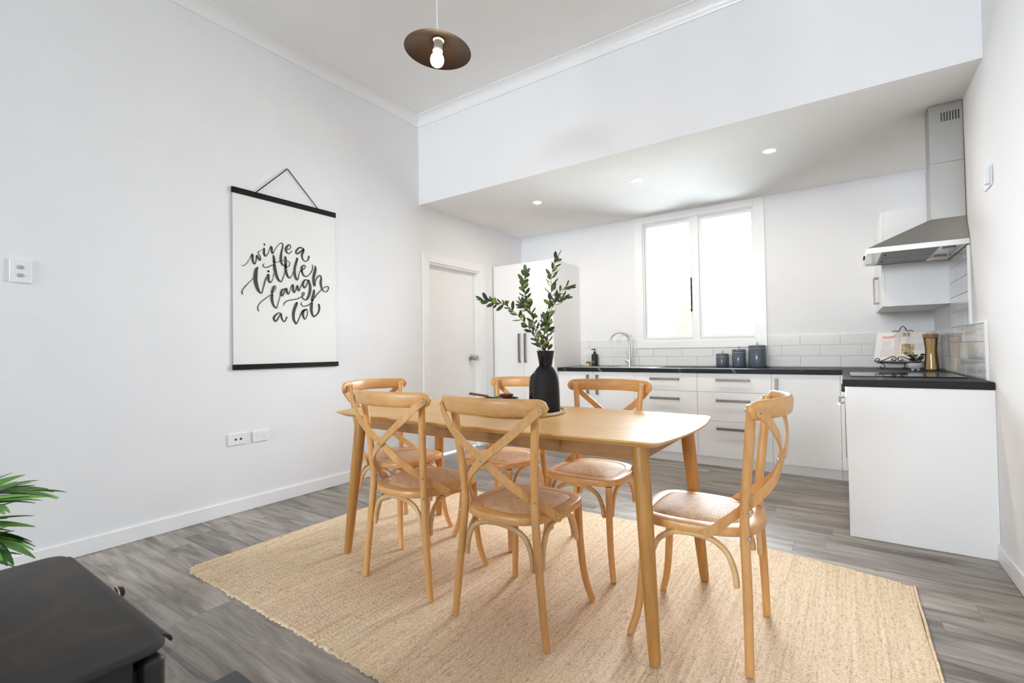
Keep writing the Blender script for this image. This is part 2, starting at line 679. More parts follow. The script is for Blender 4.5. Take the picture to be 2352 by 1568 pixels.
# wall behind the camera with a high window band
GX0, GX1, GZ0, GZ = 0.20, 3.50, 1.75, 3.20
g = G()
g.box(0, YB - T, 0, GX0, YB, ZC).box(GX1, YB - T, 0, W, YB, ZC).box(GX0, YB - T, GZ, GX1, YB, ZC).box(GX0, YB - T, 0, GX1, YB, GZ0)
struct(g.obj('wall_front', 'wall', smooth=False))
struct(G().box(0, YS, ZL + 0.003, W, YS + 0.10, ZC).obj('wall_bulkhead', 'wall', smooth=False))
ceil = struct(G().box(-T, YB - T, ZC, W + T, YS + 0.10, ZC + 0.1).obj('ceiling', 'ceiling', smooth=False))
struct(G().box(0, YS + 0.0006, ZL, W, YS + 0.1003, ZL + 0.0029).box(0, YS + 0.1004, ZL, W, D + T, ZL + 0.1).obj('ceiling_kitchen', 'ceiling', smooth=False))

# cove cornice
CS = 0.088


def cove():
    pr = [(0.0, -CS), (0.010, -CS), (0.012, -CS + 0.006)]
    for k in range(9):
        a = PI / 2 * k / 8
        pr.append((CS - 0.008 - (CS - 0.022) * math.cos(a) * 1.0, -CS + 0.012 + (CS - 0.022) * math.sin(a)))
    pr += [(CS - 0.006, -0.010), (CS, -0.008), (CS, 0.0), (0.0, 0.0)]
    return pr


pr = cove()
e = 0.0008
g = G()
g.rings([[(u + e, YB + 0.001 + u * 0, ZC + z - e) for u, z in pr], [(u + e, YS - u - e, ZC + z - e) for u, z in pr]])
struct(g.obj('trim_1', 'trim', angle=30))
g = G()
g.rings([[(u + e, YS - u - e, ZC + z - e) for u, z in pr], [(W - u - e, YS - u - e, ZC + z - e) for u, z in pr]])
struct(g.obj('trim_2', 'trim', angle=30))
g = G()
g.rings([[(W - u - e, YS - u - e, ZC + z - e) for u, z in pr], [(W - u - e, YB + 0.001, ZC + z - e) for u, z in pr]])
struct(g.obj('trim_3', 'trim', angle=30))

# baseboards
BH, BD = 0.092, 0.013
struct(G().box(0.0005, YB + 0.02, 0.0005, BD, 3.544, BH).obj('baseboard_left', 'trim', bevel=0.003))
struct(G().box(0.0005, 4.581, 0.0005, BD, 4.76, BH).obj('baseboard_left_kitchen', 'trim', bevel=0.003))
struct(G().box(W - BD, YB + 0.02, 0.0005, W - 0.0005, 3.482, BH).obj('baseboard_right', 'trim', bevel=0.003))

# door on the left wall
d1 = thing('door_1', 'plain white flush door with a round satin knob in the left wall', 'door', (0, DY0, 0))
struct(d1)
A = 0.092
g = G()
g.box(0.0005, DY0 - A, 0.001, 0.018, DY0, DZ + A).box(0.0005, DY1, 0.001, 0.018, DY1 + A, DZ + A).box(0.0005, DY0, DZ, 0.018, DY1, DZ + A)
g.obj('architrave', 'trim', d1, bevel=0.002)
g = G()
g.box(-T + 0.001, DY0 + 0.0005, 0.001, 0.004, DY0 + 0.02, DZ - 0.0005).box(-T + 0.001, DY1 - 0.02, 0.001, 0.004, DY1 - 0.0005, DZ - 0.0005).box(-T + 0.001, DY0 + 0.02, DZ - 0.02, 0.004, DY1 - 0.02, DZ - 0.0005)
g.box(-0.058, DY0 + 0.02, 0.001, -0.046, DY0 + 0.032, DZ - 0.02).box(-0.058, DY1 - 0.032, 0.001, -0.046, DY1 - 0.02, DZ - 0.02).box(-0.058, DY0 + 0.032, DZ - 0.032, -0.046, DY1 - 0.032, DZ - 0.02)
g.obj('door_jamb', 'trim', d1, bevel=0.0015)
leaf = G().box(-0.100, DY0 + 0.023, 0.008, -0.062, DY1 - 0.023, DZ - 0.023).obj('door_leaf', 'door', d1, bevel=0.002)
kb = G()
kc = (-0.062, 4.395, 1.055)
kb.lathe([(0.001, 0.0), (0.036, 0.0), (0.036, 0.005), (0.031, 0.011), (0.014, 0.016), (0.013, 0.036), (0.026, 0.043), (0.033, 0.058), (0.030, 0.073), (0.018, 0.082), (0.001, 0.083)], kc, 24, axis='x')
kb.obj('door_knob', 'satin_knob', leaf)

# kitchen window
w1 = thing('window_1', 'white timber kitchen window with two sashes above the worktop', 'window', (2.28, D, 1.2))
struct(w1)
g = G()
ax0, ax1 = 1.602, 2.964
g.box(ax0, D - 0.018, 1.134, WX0, D - 0.0005, ZL - 0.001).box(WX1, D - 0.018, 1.134, ax1, D - 0.0005, ZL - 0.001)
g.box(WX0, D - 0.018, WZ1, WX1, D - 0.0005, ZL - 0.001).box(WX0, D - 0.018, 1.134, WX1, D - 0.0005, WZ0)
g.obj('architrave', 'trim', w1, bevel=0.002)
g = G()
e = 0.0005
g.box(WX0 + e, D - 0.004, WZ0 + e, WX0 + 0.014, D + T, WZ1 - e).box(WX1 - 0.014, D - 0.004, WZ0 + e, WX1 - e, D + T, WZ1 - e)
g.box(WX0 + 0.014, D - 0.004, WZ1 - 0.012, WX1 - 0.014, D + T, WZ1 - e).box(WX0 + 0.014, D - 0.008, WZ0 + e, WX1 - 0.014, D + T, WZ0 + 0.012)
g.box(2.246, D - 0.004, WZ0 + 0.012, 2.318, D + T, WZ1 - 0.012)
g.obj('window_frame', 'trim', w1, bevel=0.0015)
for xa, xb, ga, gb in ((1.716, 2.244, 1.741, 2.216), (2.320, 2.852, 2.353, 2.836)):
    g = G()
    za, zb, gza, gzb = WZ0 + 0.014, WZ1 - 0.014, 1.273, 2.531
    ya, yb = D + 0.022, D + 0.062
    g.box(xa, ya, za, ga, yb, zb).box(gb, ya, za, xb, yb, zb).box(ga, ya, gzb, gb, yb, zb).box(ga, ya, za, gb, yb, gza)
    sash = g.obj('sash', 'trim', w1, bevel=0.003)
    G().box(ga - 0.002, D + 0.040, gza - 0.002, gb + 0.002, D + 0.044, gzb + 0.002).obj('glass_pane', 'glass', sash, smooth=False)
    if xa < 2:
        h = G().box(2.224, D + 0.004, 1.535, 2.236, D + 0.021, 1.91)
        for k in range(5):
            h.box(2.220, D + 0.002, 1.545 + k * 0.085, 2.240, D + 0.012, 1.560 + k * 0.085)
        so = h.obj('window_stay', 'black_matte', sash, bevel=0.001)
        so['label'] = 'dark window stay fixed to the sash stile'

# window behind the camera, never seen but letting the daylight in
w2 = struct(thing('window_2', 'white three-light window in the wall behind the camera', 'window', (1.85, YB, GZ0)))
g = G()
for xa in (GX0, GX0 + 1.06, GX1 - 1.06, GX1 - 0.06):
    g.box(xa, YB - 0.09, GZ0, xa + 0.06, YB - 0.03, GZ)
for xa, xb in ((GX0 + 0.06, GX0 + 1.06), (GX0 + 1.12, GX1 - 1.06), (GX1 - 1.00, GX1 - 0.06)):
    g.box(xa, YB - 0.09, GZ - 0.06, xb, YB - 0.03, GZ).box(xa, YB - 0.09, GZ0, xb, YB - 0.03, GZ0 + 0.06)
g.obj('window_frame', 'trim', w2)
for xa, xb in ((GX0 + 0.06, GX0 + 1.06), (GX0 + 1.12, GX1 - 1.06), (GX1 - 1.00, GX1 - 0.06)):
    G().box(xa, YB - 0.062, GZ0 + 0.06, xb, YB - 0.058, GZ - 0.06).obj('glass_pane', 'glass', w2, smooth=False)

# garden outside
struct(G().box(-25, -25, -0.45, 30, 35, -0.35).obj('ground', 'concrete', smooth=False))

# ------------------------------------------------------------------ wall tiles (pieces of the walls)
TW, TH = 0.3225, 0.1045
TZ0 = BT + 0.004
tile_mesh = {}


def tile(wx, h, loc, rz, parent, mat='tile'):
    key = (round(wx * 1000), round(h * 1000), mat)
    if key not in tile_mesh:
        g = G()
        gp = 0.0012
        r = 0.0025
        a = [(gp, 0, gp), (wx - gp, 0, gp), (wx - gp, 0, h - gp), (gp, 0, h - gp)]
        b = [(x, -0.005, z) for x, _, z in a]
        c = [(gp + r, -0.0075, gp + r), (wx - gp - r, -0.0075, gp + r), (wx - gp - r, -0.0075, h - gp - r), (gp + r, -0.0075, h - gp - r)]
        g.rings([a, b, c])
        o = g.obj('tile', mat, parent, smooth=False)
        tile_mesh[key] = o.data
    else:
        o = bpy.data.objects.new('tile', tile_mesh[key])
        COL.objects.link(o)
        o.parent = parent
    o.location = loc
    o.rotation_euler = (0, 0, rz)


def tile_run(x0, x1, z0, h, phase, place):
    x = x0 + phase - TW
    while x < x1 - 1e-6:
        a, b = max(x, x0), min(x + TW, x1)
        if b - a > 0.012:
            place(a, b - a, z0, h)
        x += TW


struct(G().box(0.872, D - 0.0035, BT + 0.002, W - 0.001, D - 0.0003, TZ0 + 3 * TH).obj('trim_4', 'grout', smooth=False))
for k in range(3):
    ph = ((3.2496 if k != 1 else 3.4121) - 0.872) % TW
    z0 = TZ0 + k * TH
    place = lambda a, wx, z, h: tile(wx, h, (a, D - 0.0035, z), 0, wall_back)
    if k == 2:
        tile_run(0.872, 1.600, z0, TH, ph, place)
        tile_run(2.966, W - 0.012, z0, TH, (3.2496 - 2.966) % TW, place)
    elif k == 1:
        for xa, xb, h in ((0.872, 1.600, TH), (1.600, 2.966, 1.132 - z0), (2.966, W - 0.012, TH)):
            tile_run(xa, xb, z0, h, (3.4121 - xa) % TW, place)
    else:
        tile_run(0.872, W - 0.012, z0, TH, ph, place)
# right wall: three low rows, tall panel under the range hood
RY0, RY1, RY2 = 3.605, 3.985, 4.595
g = G()
g.box(W - 0.0035, RY0, BT + 0.002, W - 0.0003, D - 0.001, TZ0 + 3 * TH)
g.box(W - 0.0035, RY1, TZ0 + 3 * TH, W - 0.0003, RY2, 1.735)
struct(g.obj('trim_5', 'grout', smooth=False))
g = G()
g.box(W - 0.014, RY0 - 0.012, BT + 0.002, W - 0.0003, RY0, TZ0 + 3 * TH + 0.008)
g.box(W - 0.014, RY1 - 0.012, TZ0 + 3 * TH + 0.008, W - 0.0003, RY1, 1.735)
g.box(W - 0.014, RY0, TZ0 + 3 * TH, W - 0.0003, RY1, TZ0 + 3 * TH + 0.008)
struct(g.obj('trim_6', 'trim', smooth=False))
# tile +x axis runs toward -y when turned by -90 degrees; the outer face then looks along -x
placeR = lambda a, wx, z, h: tile(wx, h, (W - 0.0035, D - 0.012 - a, z), -PI / 2, wall_right, 'tile_gloss')
L = D - 0.012 - RY0
for k in range(3):
    tile_run(0, L, TZ0 + k * TH, TH, 0.16 if k == 1 else 0.0, placeR)
for k in range(3, 8):
    z0 = TZ0 + k * TH
    h = min(TH, 1.735 - z0)
    if h > 0.02:
        tile_run(D - 0.012 - RY2, D - 0.012 - RY1, z0, h, 0.16 if k % 2 else 0.0, placeR)

# ------------------------------------------------------------------ kitchen units
FY = 4.852     # front plane of the doors on the back run
CY = 4.871     # carcass front


def bar_handle(parent, p, length, axis, out):
    """flat satin bar on two feet; p = centre on the door face, out = unit vector away from the face"""
    g = G()
    p, out = Vector(p), Vector(out)
    ax = {'x': Vector((1, 0, 0)), 'z': Vector((0, 0, 1)), 'y': Vector((0, 1, 0))}[axis]
    sd = ax.cross(out)

    def blk(c, la, lo, ls):
        pts = []
        for so in (-1, 1):
            for a, b in ((-1, -1), (1, -1), (1, 1), (-1, 1)):
                pts.append(c + ax * la * a + sd * ls * b + out * lo * so)
        g.hexa(pts[:4], pts[4:])
    blk(p + out * 0.030, length / 2, 0.0040, 0.0115)
    for s in (-1, 1):
        blk(p + ax * s * (length / 2 - 0.0035) + out * 0.0130, 0.0035, 0.0129, 0.0115)
    h = g.obj('handle', 'satin_handle', parent, bevel=0.0012)
    return h


def cabinet(name, label, x0, x1, fronts, cat='cabinet', group=None):
    t = thing(name, label, cat, ((x0 + x1) / 2, FY, 0), group)
    e = 0.0006
    g = G()
    g.box(x0 + e, CY, 0.092, x0 + 0.016, D - 0.012, BT - 0.0425).box(x1 - 0.016, CY, 0.092, x1 - e, D - 0.012, BT - 0.0425)
    g.box(x0 + 0.016, CY, 0.092, x1 - 0.016, D - 0.012, 0.108).box(x0 + 0.016, D - 0.028, 0.108, x1 - 0.016, D - 0.012, BT - 0.0425)
    g.box(x0 + 0.016, CY, BT - 0.070, x1 - 0.016, CY + 0.06, BT - 0.0425)
    g.obj('carcass', 'cab_white', t, smooth=False)
    G().box(x0 + e, FY + 0.03, 0.001, x1 - e, FY + 0.046, 0.090).obj('kickboard', 'cab_white', t, smooth=False)
    for kind, xa, xb, za, zb, hp, hl, hax in fronts:
        d = G().box(xa + 0.0013, FY, za + 0.0013, xb - 0.0013, CY - 0.0005, zb - 0.0013).obj(kind, 'cabinet', t, bevel=0.0012)
        if hp:
            bar_handle(d, (hp[0], FY - 0.0002, hp[1]), hl, hax, (0, -1, 0))
    return t


Z0, Z1, ZT = 0.090, 0.0, BT - 0.043
cabinet('sink_cabinet', 'white two-door sink cabinet under the tap, left of the drawers', 0.872, 1.777,
        [('door', 0.872, 1.308, Z0, ZT, (1.252, 0.745), 0.215, 'z'), ('door', 1.308, 1.777, Z0, ZT, (1.364, 0.745), 0.215, 'z')])
J1, J2 = 0.708, 0.432


def drawers(label, x0, x1, hc):
    return cabinet('drawer_cabinet', label, x0, x1,
                   [('drawer', x0, x1, J1, ZT, (hc, 0.825), 0.288, 'x'), ('drawer', x0, x1, J2, J1, (hc, 0.630), 0.288, 'x'),
                    ('drawer', x0, x1, Z0, J2, (hc, 0.364), 0.288, 'x')], group='drawer cabinets under the worktop')


drawers('white three-drawer cabinet next to the sink cabinet', 1.777, 2.4135, 2.098)
drawers('white three-drawer cabinet next to the corner door cabinet', 2.4135, 3.0555, 2.733)
cabinet('corner_cabinet', 'white single-door base cabinet in the corner beside the oven', 3.0555, 3.5655,
        [('door', 3.0555, 3.5655, Z0, ZT, (3.095, 0.740), 0.215, 'z')])

t = thing('corner_filler', 'narrow white filler strip between the corner cabinet and the oven', 'panel', (3.583, FY, 0))
G().box(3.5662, FY, 0.092, 3.6024, FY + 0.018, ZT).obj('filler_strip', 'cab_white', t, bevel=0.001)
G().box(3.5662, FY + 0.03, 0.001, 3.640, FY + 0.046, 0.090).obj('kickboard', 'cab_white', t, smooth=False)

# pantry
PX, PF, PH = 0.870, 4.764, 2.182
t = thing('pantry_cupboard', 'tall white two-door pantry cupboard beside the white door', 'cupboard', (0.45, PF, 0))
g = G()
g.box(0.034, PF + 0.0195, 0.09, 0.052, D - 0.002, PH).box(PX - 0.018, PF + 0.0195, 0.001, PX, D - 0.002, PH)
g.box(0.052, PF + 0.0195, 0.09, PX - 0.018, D - 0.002, 0.108).box(0.052, PF + 0.0195, PH - 0.018, PX - 0.018, D - 0.002, PH)
g.box(0.052, D - 0.018, 0.108, PX - 0.018, D - 0.002, PH - 0.018)
g.obj('carcass', 'cab_white', t, bevel=0.001)
G().box(0.014, PF + 0.002, 0.001, 0.0335, PF + 0.022, PH).obj('filler_panel', 'cab_white', t, bevel=0.001)
G().box(0.036, PF + 0.04, 0.001, PX - 0.02, PF + 0.056, 0.088).obj('kickboard', 'cab_white', t, smooth=False)
for xa, xb, hx in ((0.036, 0.4585, 0.404), (0.4595, PX, 0.489)):
    d = G().box(xa + 0.001, PF, 0.092, xb - 0.001, PF + 0.0188, PH - 0.002).obj('door', 'cabinet', t, bevel=0.0012)
    bar_handle(d, (hx, PF - 0.0002, 1.163), 0.345, 'z', (0, -1, 0))

# peninsula return: end panel, oven housing
EX = 3.601
PY = 3.484
t = thing('end_panel', 'plain white floor-to-worktop panel closing the end of the short bench', 'panel', (3.9, PY, 0))
o = G().box(EX, PY, 0.0012, W - 0.0008, PY + 0.018, BT - 0.0425).obj('panel', 'cab_white', t, bevel=0.0012)
t = thing('oven_cabinet', 'white base cabinet holding the built-in oven behind the end panel', 'cabinet', (3.9, 4.2, 0))
g = G()
OX = EX + 0.022
OY0, OY1 = 3.98, 4.58
g.box(OX, PY + 0.019, 0.092, W - 0.016, PY + 0.035, BT - 0.0425).box(OX, OY0 - 0.018, 0.092, W - 0.016, OY0 - 0.002, BT - 0.0425)
g.box(OX, OY1 + 0.002, 0.092, W - 0.016, OY1 + 0.018, BT - 0.0425).box(OX, PY + 0.035, 0.092, W - 0.016, OY0 - 0.018, 0.108)
g.box(OX, OY0 - 0.002, 0.092, W - 0.016, OY1 + 0.002, 0.108)
g.obj('carcass', 'cab_white', t, smooth=False)
G().box(EX + 0.05, PY + 0.02, 0.001, EX + 0.066, 4.80, 0.090).obj('kickboard', 'cab_white', t, smooth=False)
G().box(EX + 0.002, PY + 0.0195, 0.092, OX - 0.0005, OY0 - 0.001, ZT).obj('door', 'cabinet', t, bevel=0.001)
G().box(EX + 0.002, OY0 + 0.001, 0.092, OX - 0.0005, OY1 - 0.001, 0.278).obj('drawer', 'cabinet', t, bevel=0.001)
G().box(EX + 0.002, OY1 + 0.001, 0.092, OX - 0.0005, 4.846, ZT).obj('filler_panel', 'cab_white', t, bevel=0.001)
t = thing('oven', 'built-in stainless oven with a bar handle facing the kitchen floor', 'oven', (3.9, 4.28, 0.282))
G().box(OX, OY0 + 0.003, 0.284, W - 0.10, OY1 - 0.003, 0.876).obj('oven_body', 'steel', t, smooth=False)
G().box(EX - 0.006, OY0 + 0.003, 0.775, OX - 0.0006, OY1 - 0.003, 0.876).obj('control_panel', 'steel', t, bevel=0.001)
dd = G().box(EX - 0.006, OY0 + 0.003, 0.300, OX - 0.0006, OY1 - 0.003, 0.770).obj('oven_door', 'steel', t, bevel=0.002)
G().box(EX - 0.0085, OY0 + 0.05, 0.36, EX - 0.0062, OY1 - 0.05, 0.70).obj('door_glass', 'black_glass', dd, smooth=False)
g = G().tube([(EX - 0.042, OY0 + 0.05, 0.728), (EX - 0.042, OY1 - 0.05, 0.728)], 0.011, 12)
for yy in (OY0 + 0.08, OY1 - 0.08):
    g.tube([(EX - 0.042, yy, 0.728), (EX - 0.0065, yy, 0.738)], 0.006, 8)
g.obj('handle', 'steel', dd)
for k, yy in enumerate((4.10, 4.20, 4.36, 4.46)):
    G().lathe([(0.001, -0.006), (0.019, -0.006), (0.017, -0.026), (0.001, -0.027)], (EX - 0.0004, yy, 0.825), 16, axis='x').obj('knob', 'black_matte', t)

# worktop in an L with a bull-nose front
t0 = thing('worktop', 'L-shaped black marble-look worktop with fine white veins', 'worktop', (2.5, 5.1, BT - 0.04))
WF = 4.834
out = [(0.8715, WF), (3.583, WF), (3.583, PY - 0.008), (W - 0.0045, PY - 0.008), (W - 0.0045, D - 0.0085), (0.8715, D - 0.0085)]
g = G()
# sink cut-outs are covered by the sink itself, so the slab stays whole
g.rings([[(x, y, BT - 0.0415) for x, y in out], [(x, y, BT) for x, y in out]])
wt = g.obj('worktop_slab', 'worktop', t0, smooth=True, bevel=0.003)

# inset sink and drainer
t = thing('sink', 'stainless steel inset sink with a drainer in the black worktop', 'sink', (1.5, 5.12, BT))
g = G()
sx0, sx1, sy0, sy1 = 0.98, 1.98, 4.895, 5.345
rim = rrect(sx0, sy0, sx1, sy1, 0.04, 6)
zb = BT + 0.0006


def inset(o, d, cx, cy):
    return [(x + (d if x < cx else -d), y + (d if y < cy else -d)) for x, y in o]


c1 = rrect(1.06, 4.965, 1.47, 5.275, 0.05, 6)
n = len(rim)
g.rings([[(x, y, zb) for x, y in rim], [(x, y, zb + 0.002) for x, y in inset(rim, 0.004, 1.48, 5.12)],
         [(x, y, zb + 0.002) for x, y in inset(rim, 0.03, 1.48, 5.12)]], cap=False)
g.box(sx0 + 0.03, sy0 + 0.03, zb, sx1 - 0.03, sy1 - 0.03, zb + 0.0016)
for k in range(9):
    yy = 4.955 + k * 0.040
    g.box(1.54, yy, zb + 0.0016, 1.92, yy + 0.012, zb + 0.0035)
g.obj('sink_deck', 'steel', t, angle=30)
g = G()
g.rings([[(x, y, zb + 0.0017) for x, y in c1], [(x, y, zb + 0.0060) for x, y in inset(c1, 0.004, 1.265, 5.12)], [(x, y, zb + 0.0040) for x, y in inset(c1, 0.012, 1.265, 5.12)]], cap=False)
g.rings([[(x, y, zb + 0.0018) for x, y in inset(c1, 0.012, 1.265, 5.12)], [(x, y, zb + 0.0022) for x, y in inset(c1, 0.014, 1.265, 5.12)]])
g.obj('bowl', 'hood_steel', t, angle=30)

t = thing('kitchen_tap', 'brushed steel gooseneck mixer tap behind the sink', 'tap', (1.567, 5.29, BT + 0.0032))
g = G()
bx, by = 1.567, 5.29
zt = BT + 0.0032
g.lathe([(0.001, 0), (0.027, 0), (0.027, 0.006), (0.020, 0.009), (0.019, 0.13), (0.017, 0.135), (0.001, 0.136)], (bx, by, zt), 20)
g.obj('tap_body', 'steel', t)
dx = Vector((-0.86, -0.50, 0)).normalized()
pts = [Vector((bx, by, zt + 0.13)), Vector((bx, by, 1.20))]
R_ = 0.108
for k in range(1, 13):
    a = PI * k / 12 * 1.04
    pts.append(Vector((bx, by, 1.215)) + dx * (R_ - R_ * math.cos(a)) + Vector((0, 0, R_ * math.sin(a))))
G().tube(pts, [0.014] + [0.0125] * (len(pts) - 1), 14).obj('spout', 'steel', t)
g = G()
lc = Vector((bx, by, zt + 0.062))
g.lathe([(0.001, -0.052), (0.012, -0.051), (0.022, -0.040), (0.023, -0.018), (0.018, 0.0)], lc, 18, axis='x')
g.tube([lc + Vector((-0.040, 0, 0.015)), lc + Vector((-0.048, -0.004, 0.12))], [0.007, 0.005], 10)
g.obj('lever', 'steel', t)

# ------------------------------------------------------------------ wall cabinet and range hood
UX, UY0, UZ0, UZ1 = 3.866, 4.600, 1.425, 2.148
t = thing('wall_cabinet', 'white wall cabinet in the corner behind the range hood', 'cabinet', (4.05, 5.0, UZ0))
G().box(UX, UY0, UZ0, W - 0.002, D - 0.002, UZ1).obj('carcass', 'cab_white', t, bevel=0.001)
for ya, yb, hy in ((UY0, 5.010, 4.965), (5.012, D - 0.003, 5.055)):
    d = G().box(UX - 0.0195, ya + 0.001, UZ0 + 0.001, UX - 0.0006, yb - 0.001, UZ1).obj('door', 'cabinet', t, bevel=0.001)
    bar_handle(d, (UX - 0.0197, hy, 1.585), 0.215, 'z', (-1, 0, 0))

HX, HY0, HY1 = 3.735, 3.955, 4.597
t = thing('range_hood', 'stainless steel pyramid range hood with a square chimney', 'range hood', (4.0, 4.28, 1.74))
g = G()
hz = 1.742
wr = W - 0.002
bot = [(HX, HY0, hz + 0.033), (wr, HY0, hz + 0.033), (wr, HY1, hz + 0.033), (HX, HY1, hz + 0.033)]
CX0, CY0, CY1 = 4.075, 4.035, 4.20
top = [(CX0 - 0.008, CY0 - 0.008, 1.928), (wr, CY0 - 0.008, 1.928), (wr, CY1 + 0.008, 1.928), (CX0 - 0.008, CY1 + 0.008, 1.928)]
g.hexa(bot, top)
g.obj('canopy', 'hood_steel', t, smooth=False, bevel=0.0015)
g = G()
o1 = [(HX, HY0), (wr, HY0), (wr, HY1), (HX, HY1)]
i1 = [(HX + 0.012, HY0 + 0.012), (wr - 0.012, HY0 + 0.012), (wr - 0.012, HY1 - 0.012), (HX + 0.012, HY1 - 0.012)]
g.rings([[(x, y, hz + 0.0325) for x, y in o1], [(x, y, hz) for x, y in o1], [(x, y, hz) for x, y in i1], [(x, y, hz + 0.010) for x, y in i1]], cap=False)
g.add([(x, y, hz + 0.010) for x, y in i1], [(0, 1, 2, 3)])
rimo = g.obj('rim', plain('polished_rim', (0.78, 0.77, 0.75), 0.22, 1.0), t, smooth=False)
for ya, yb in ((HY0 + 0.03, 4.265), (4.275, HY1 - 0.03)):
    f = G().box(HX + 0.085, ya, hz + 0.002, W - 0.135, yb, hz + 0.0095).obj('filter', 'mesh_filter', t, bevel=0.001)
    G().box(HX + 0.10, (ya + yb) / 2 - 0.02, hz - 0.0005, HX + 0.112, (ya + yb) / 2 + 0.02, hz + 0.0019).obj('filter_catch', 'black_matte', f)
for yy in (4.10, 4.45):
    G().lathe([(0.001, 0.0), (0.030, 0.0), (0.034, 0.004), (0.034, 0.0095), (0.001, 0.0096)], (W - 0.075, yy, hz), 22).obj('lamp_cover', 'ceramic', t)
g = G()
for k in range(4):
    g.box(HX - 0.010, 4.20 + k * 0.035, hz + 0.010, HX - 0.0005, 4.215 + k * 0.035, hz + 0.024)
g.obj('button', 'black_matte', t, bevel=0.001)
G().box(CX0 - 0.003, CY0 - 0.003, 1.9285, wr, CY1 + 0.003, 2.283).obj('chimney_lower', 'hood_steel', t, smooth=False, bevel=0.0015)
cu = G().box(CX0 + 0.001, CY0, 2.2835, wr, CY1, ZL - 0.001).obj('chimney_upper', 'hood_steel', t, smooth=False, bevel=0.0015)
for k in range(7):
    xx = CX0 + 0.060 + k * 0.0135
    G().box(xx, CY0 - 0.0012, 2.545, xx + 0.0065, CY0 - 0.0001, 2.602).obj('vent_slot', 'black_hole', cu, smooth=False)

# ------------------------------------------------------------------ switches, sockets, thermostat
def plate(name, label, y0, y1, z0, z1, cat='socket'):
    t = thing(name, label, cat, (0, (y0 + y1) / 2, z0))
    G().box(0.0006, y0, z0, 0.010, y1, z1).obj('faceplate', 'white_plastic', t, bevel=0.0025, seg=3)
    return t


t = plate('light_switch', 'white two-rocker light switch high on the left wall', 0.549, 0.632, 1.530, 1.655, 'switch')
for zz in (1.612, 1.570):
    g = G()
    g.rings([[(0.0102, 0.590 + 0.016 * math.cos(a), zz + 0.011 * math.sin(a)) for a in [2 * PI * k / 20 for k in range(20)]],
             [(0.0150, 0.590 + 0.013 * math.cos(a), zz + 0.008 * math.sin(a)) for a in [2 * PI * k / 20 for k in range(20)]]])
    g.obj('rocker', 'grey_plastic', t)
t = plate('aerial_socket', 'white wall plate with two aerial holes above the baseboard', 1.632, 1.752, 0.485, 0.566)
for yy in (1.680, 1.716):
    g = G().lathe([(0.0075, 0.0102), (0.0075, 0.0120), (0.0045, 0.0120), (0.0045, 0.0104), (0.0001, 0.0104)], (0, yy, 0.525), 14, axis='x')
    g.obj('aerial_port', 'black_hole', t)
t = plate('power_socket', 'white double power point with two switches, right of the aerial plate', 1.804, 1.919, 0.486, 0.566)
for yy in (1.838, 1.887):
    G().box(0.0102, yy - 0.011, 0.543, 0.0135, yy + 0.003, 0.552).obj('socket_switch', 'white_plastic', t, bevel=0.001)
    g = G()
    for a, b, r in ((-0.007, 0.008, 0.5), (0.007, 0.008, -0.5), (0, -0.007, 0)):
        g.hexa([(0.0101, yy + a - 0.0012 - 0.003 * r, 0.513 + b - 0.0045), (0.0101, yy + a + 0.0012 - 0.003 * r, 0.513 + b - 0.0045),
                (0.0101, yy + a + 0.0012 + 0.003 * r, 0.513 + b + 0.0045), (0.0101, yy + a - 0.0012 + 0.003 * r, 0.513 + b + 0.0045)],
               [(0.0104, yy + a - 0.0012 - 0.003 * r, 0.513 + b - 0.0045), (0.0104, yy + a + 0.0012 - 0.003 * r, 0.513 + b - 0.0045),
                (0.0104, yy + a + 0.0012 + 0.003 * r, 0.513 + b + 0.0045), (0.0104, yy + a - 0.0012 + 0.003 * r, 0.513 + b + 0.0045)])
    g.obj('socket_slots', 'grey_plastic', t, smooth=False)
t = thing('thermostat', 'small white thermostat box on the right wall beside the hood', 'thermostat', (W, 3.46, 1.94))
G().box(W - 0.008, 3.40, 1.945, W - 0.0006, 3.545, 2.050).obj('backplate', 'white_plastic', t, bevel=0.002)
G().box(W - 0.028, 3.405, 1.955, W - 0.0082, 3.445, 2.045).obj('cover', 'white_plastic', t, bevel=0.003)

# ------------------------------------------------------------------ downlights and pendant
for i, (xx, lab) in enumerate(((1.027, 'round recessed ceiling downlight nearest the pantry'), (2.082, 'round recessed ceiling downlight in the middle of three'), (3.155, 'round recessed ceiling downlight nearest the range hood'))):
    t = thing('downlight', lab, 'downlight', (xx, 4.19, ZL), 'downlights in the kitchen ceiling')
    G().lathe([(0.036, -0.002), (0.046, -0.0035), (0.050, -0.0005), (0.036, -0.0004)], (xx, 4.19, ZL), 28, cap=False).obj('trim_ring', 'white_plastic', t)
    G().lathe([(0.001, -0.0025), (0.035, -0.0022), (0.0355, -0.0006)], (xx, 4.19, ZL), 24).obj('lit_lens', 'downlight', t)

LX, LY, LZ = 1.807, 1.90, 2.776
t = thing('pendant_lamp', 'dark shallow dish pendant lamp with a bare lit bulb', 'lamp', (LX, LY, LZ))
RS = 0.182
prof = [(0.012, 0.066), (0.03, 0.063), (0.06, 0.056), (0.10, 0.042), (0.14, 0.024), (RS - 0.004, 0.002), (RS, 0.0), (RS - 0.001, 0.0025), (0.14, 0.027), (0.10, 0.046), (0.06, 0.060), (0.03, 0.0665), (0.012, 0.0695)]
tilt = Matrix.Translation((LX, LY, LZ)) @ Matrix.Rotation(math.radians(5), 4, Vector((-0.4, 0.9, 0))) @ Matrix.Translation((-LX, -LY, -LZ))


def tl(g):
    g.v = [tuple(tilt @ Vector(p)) for p in g.v]
    return g


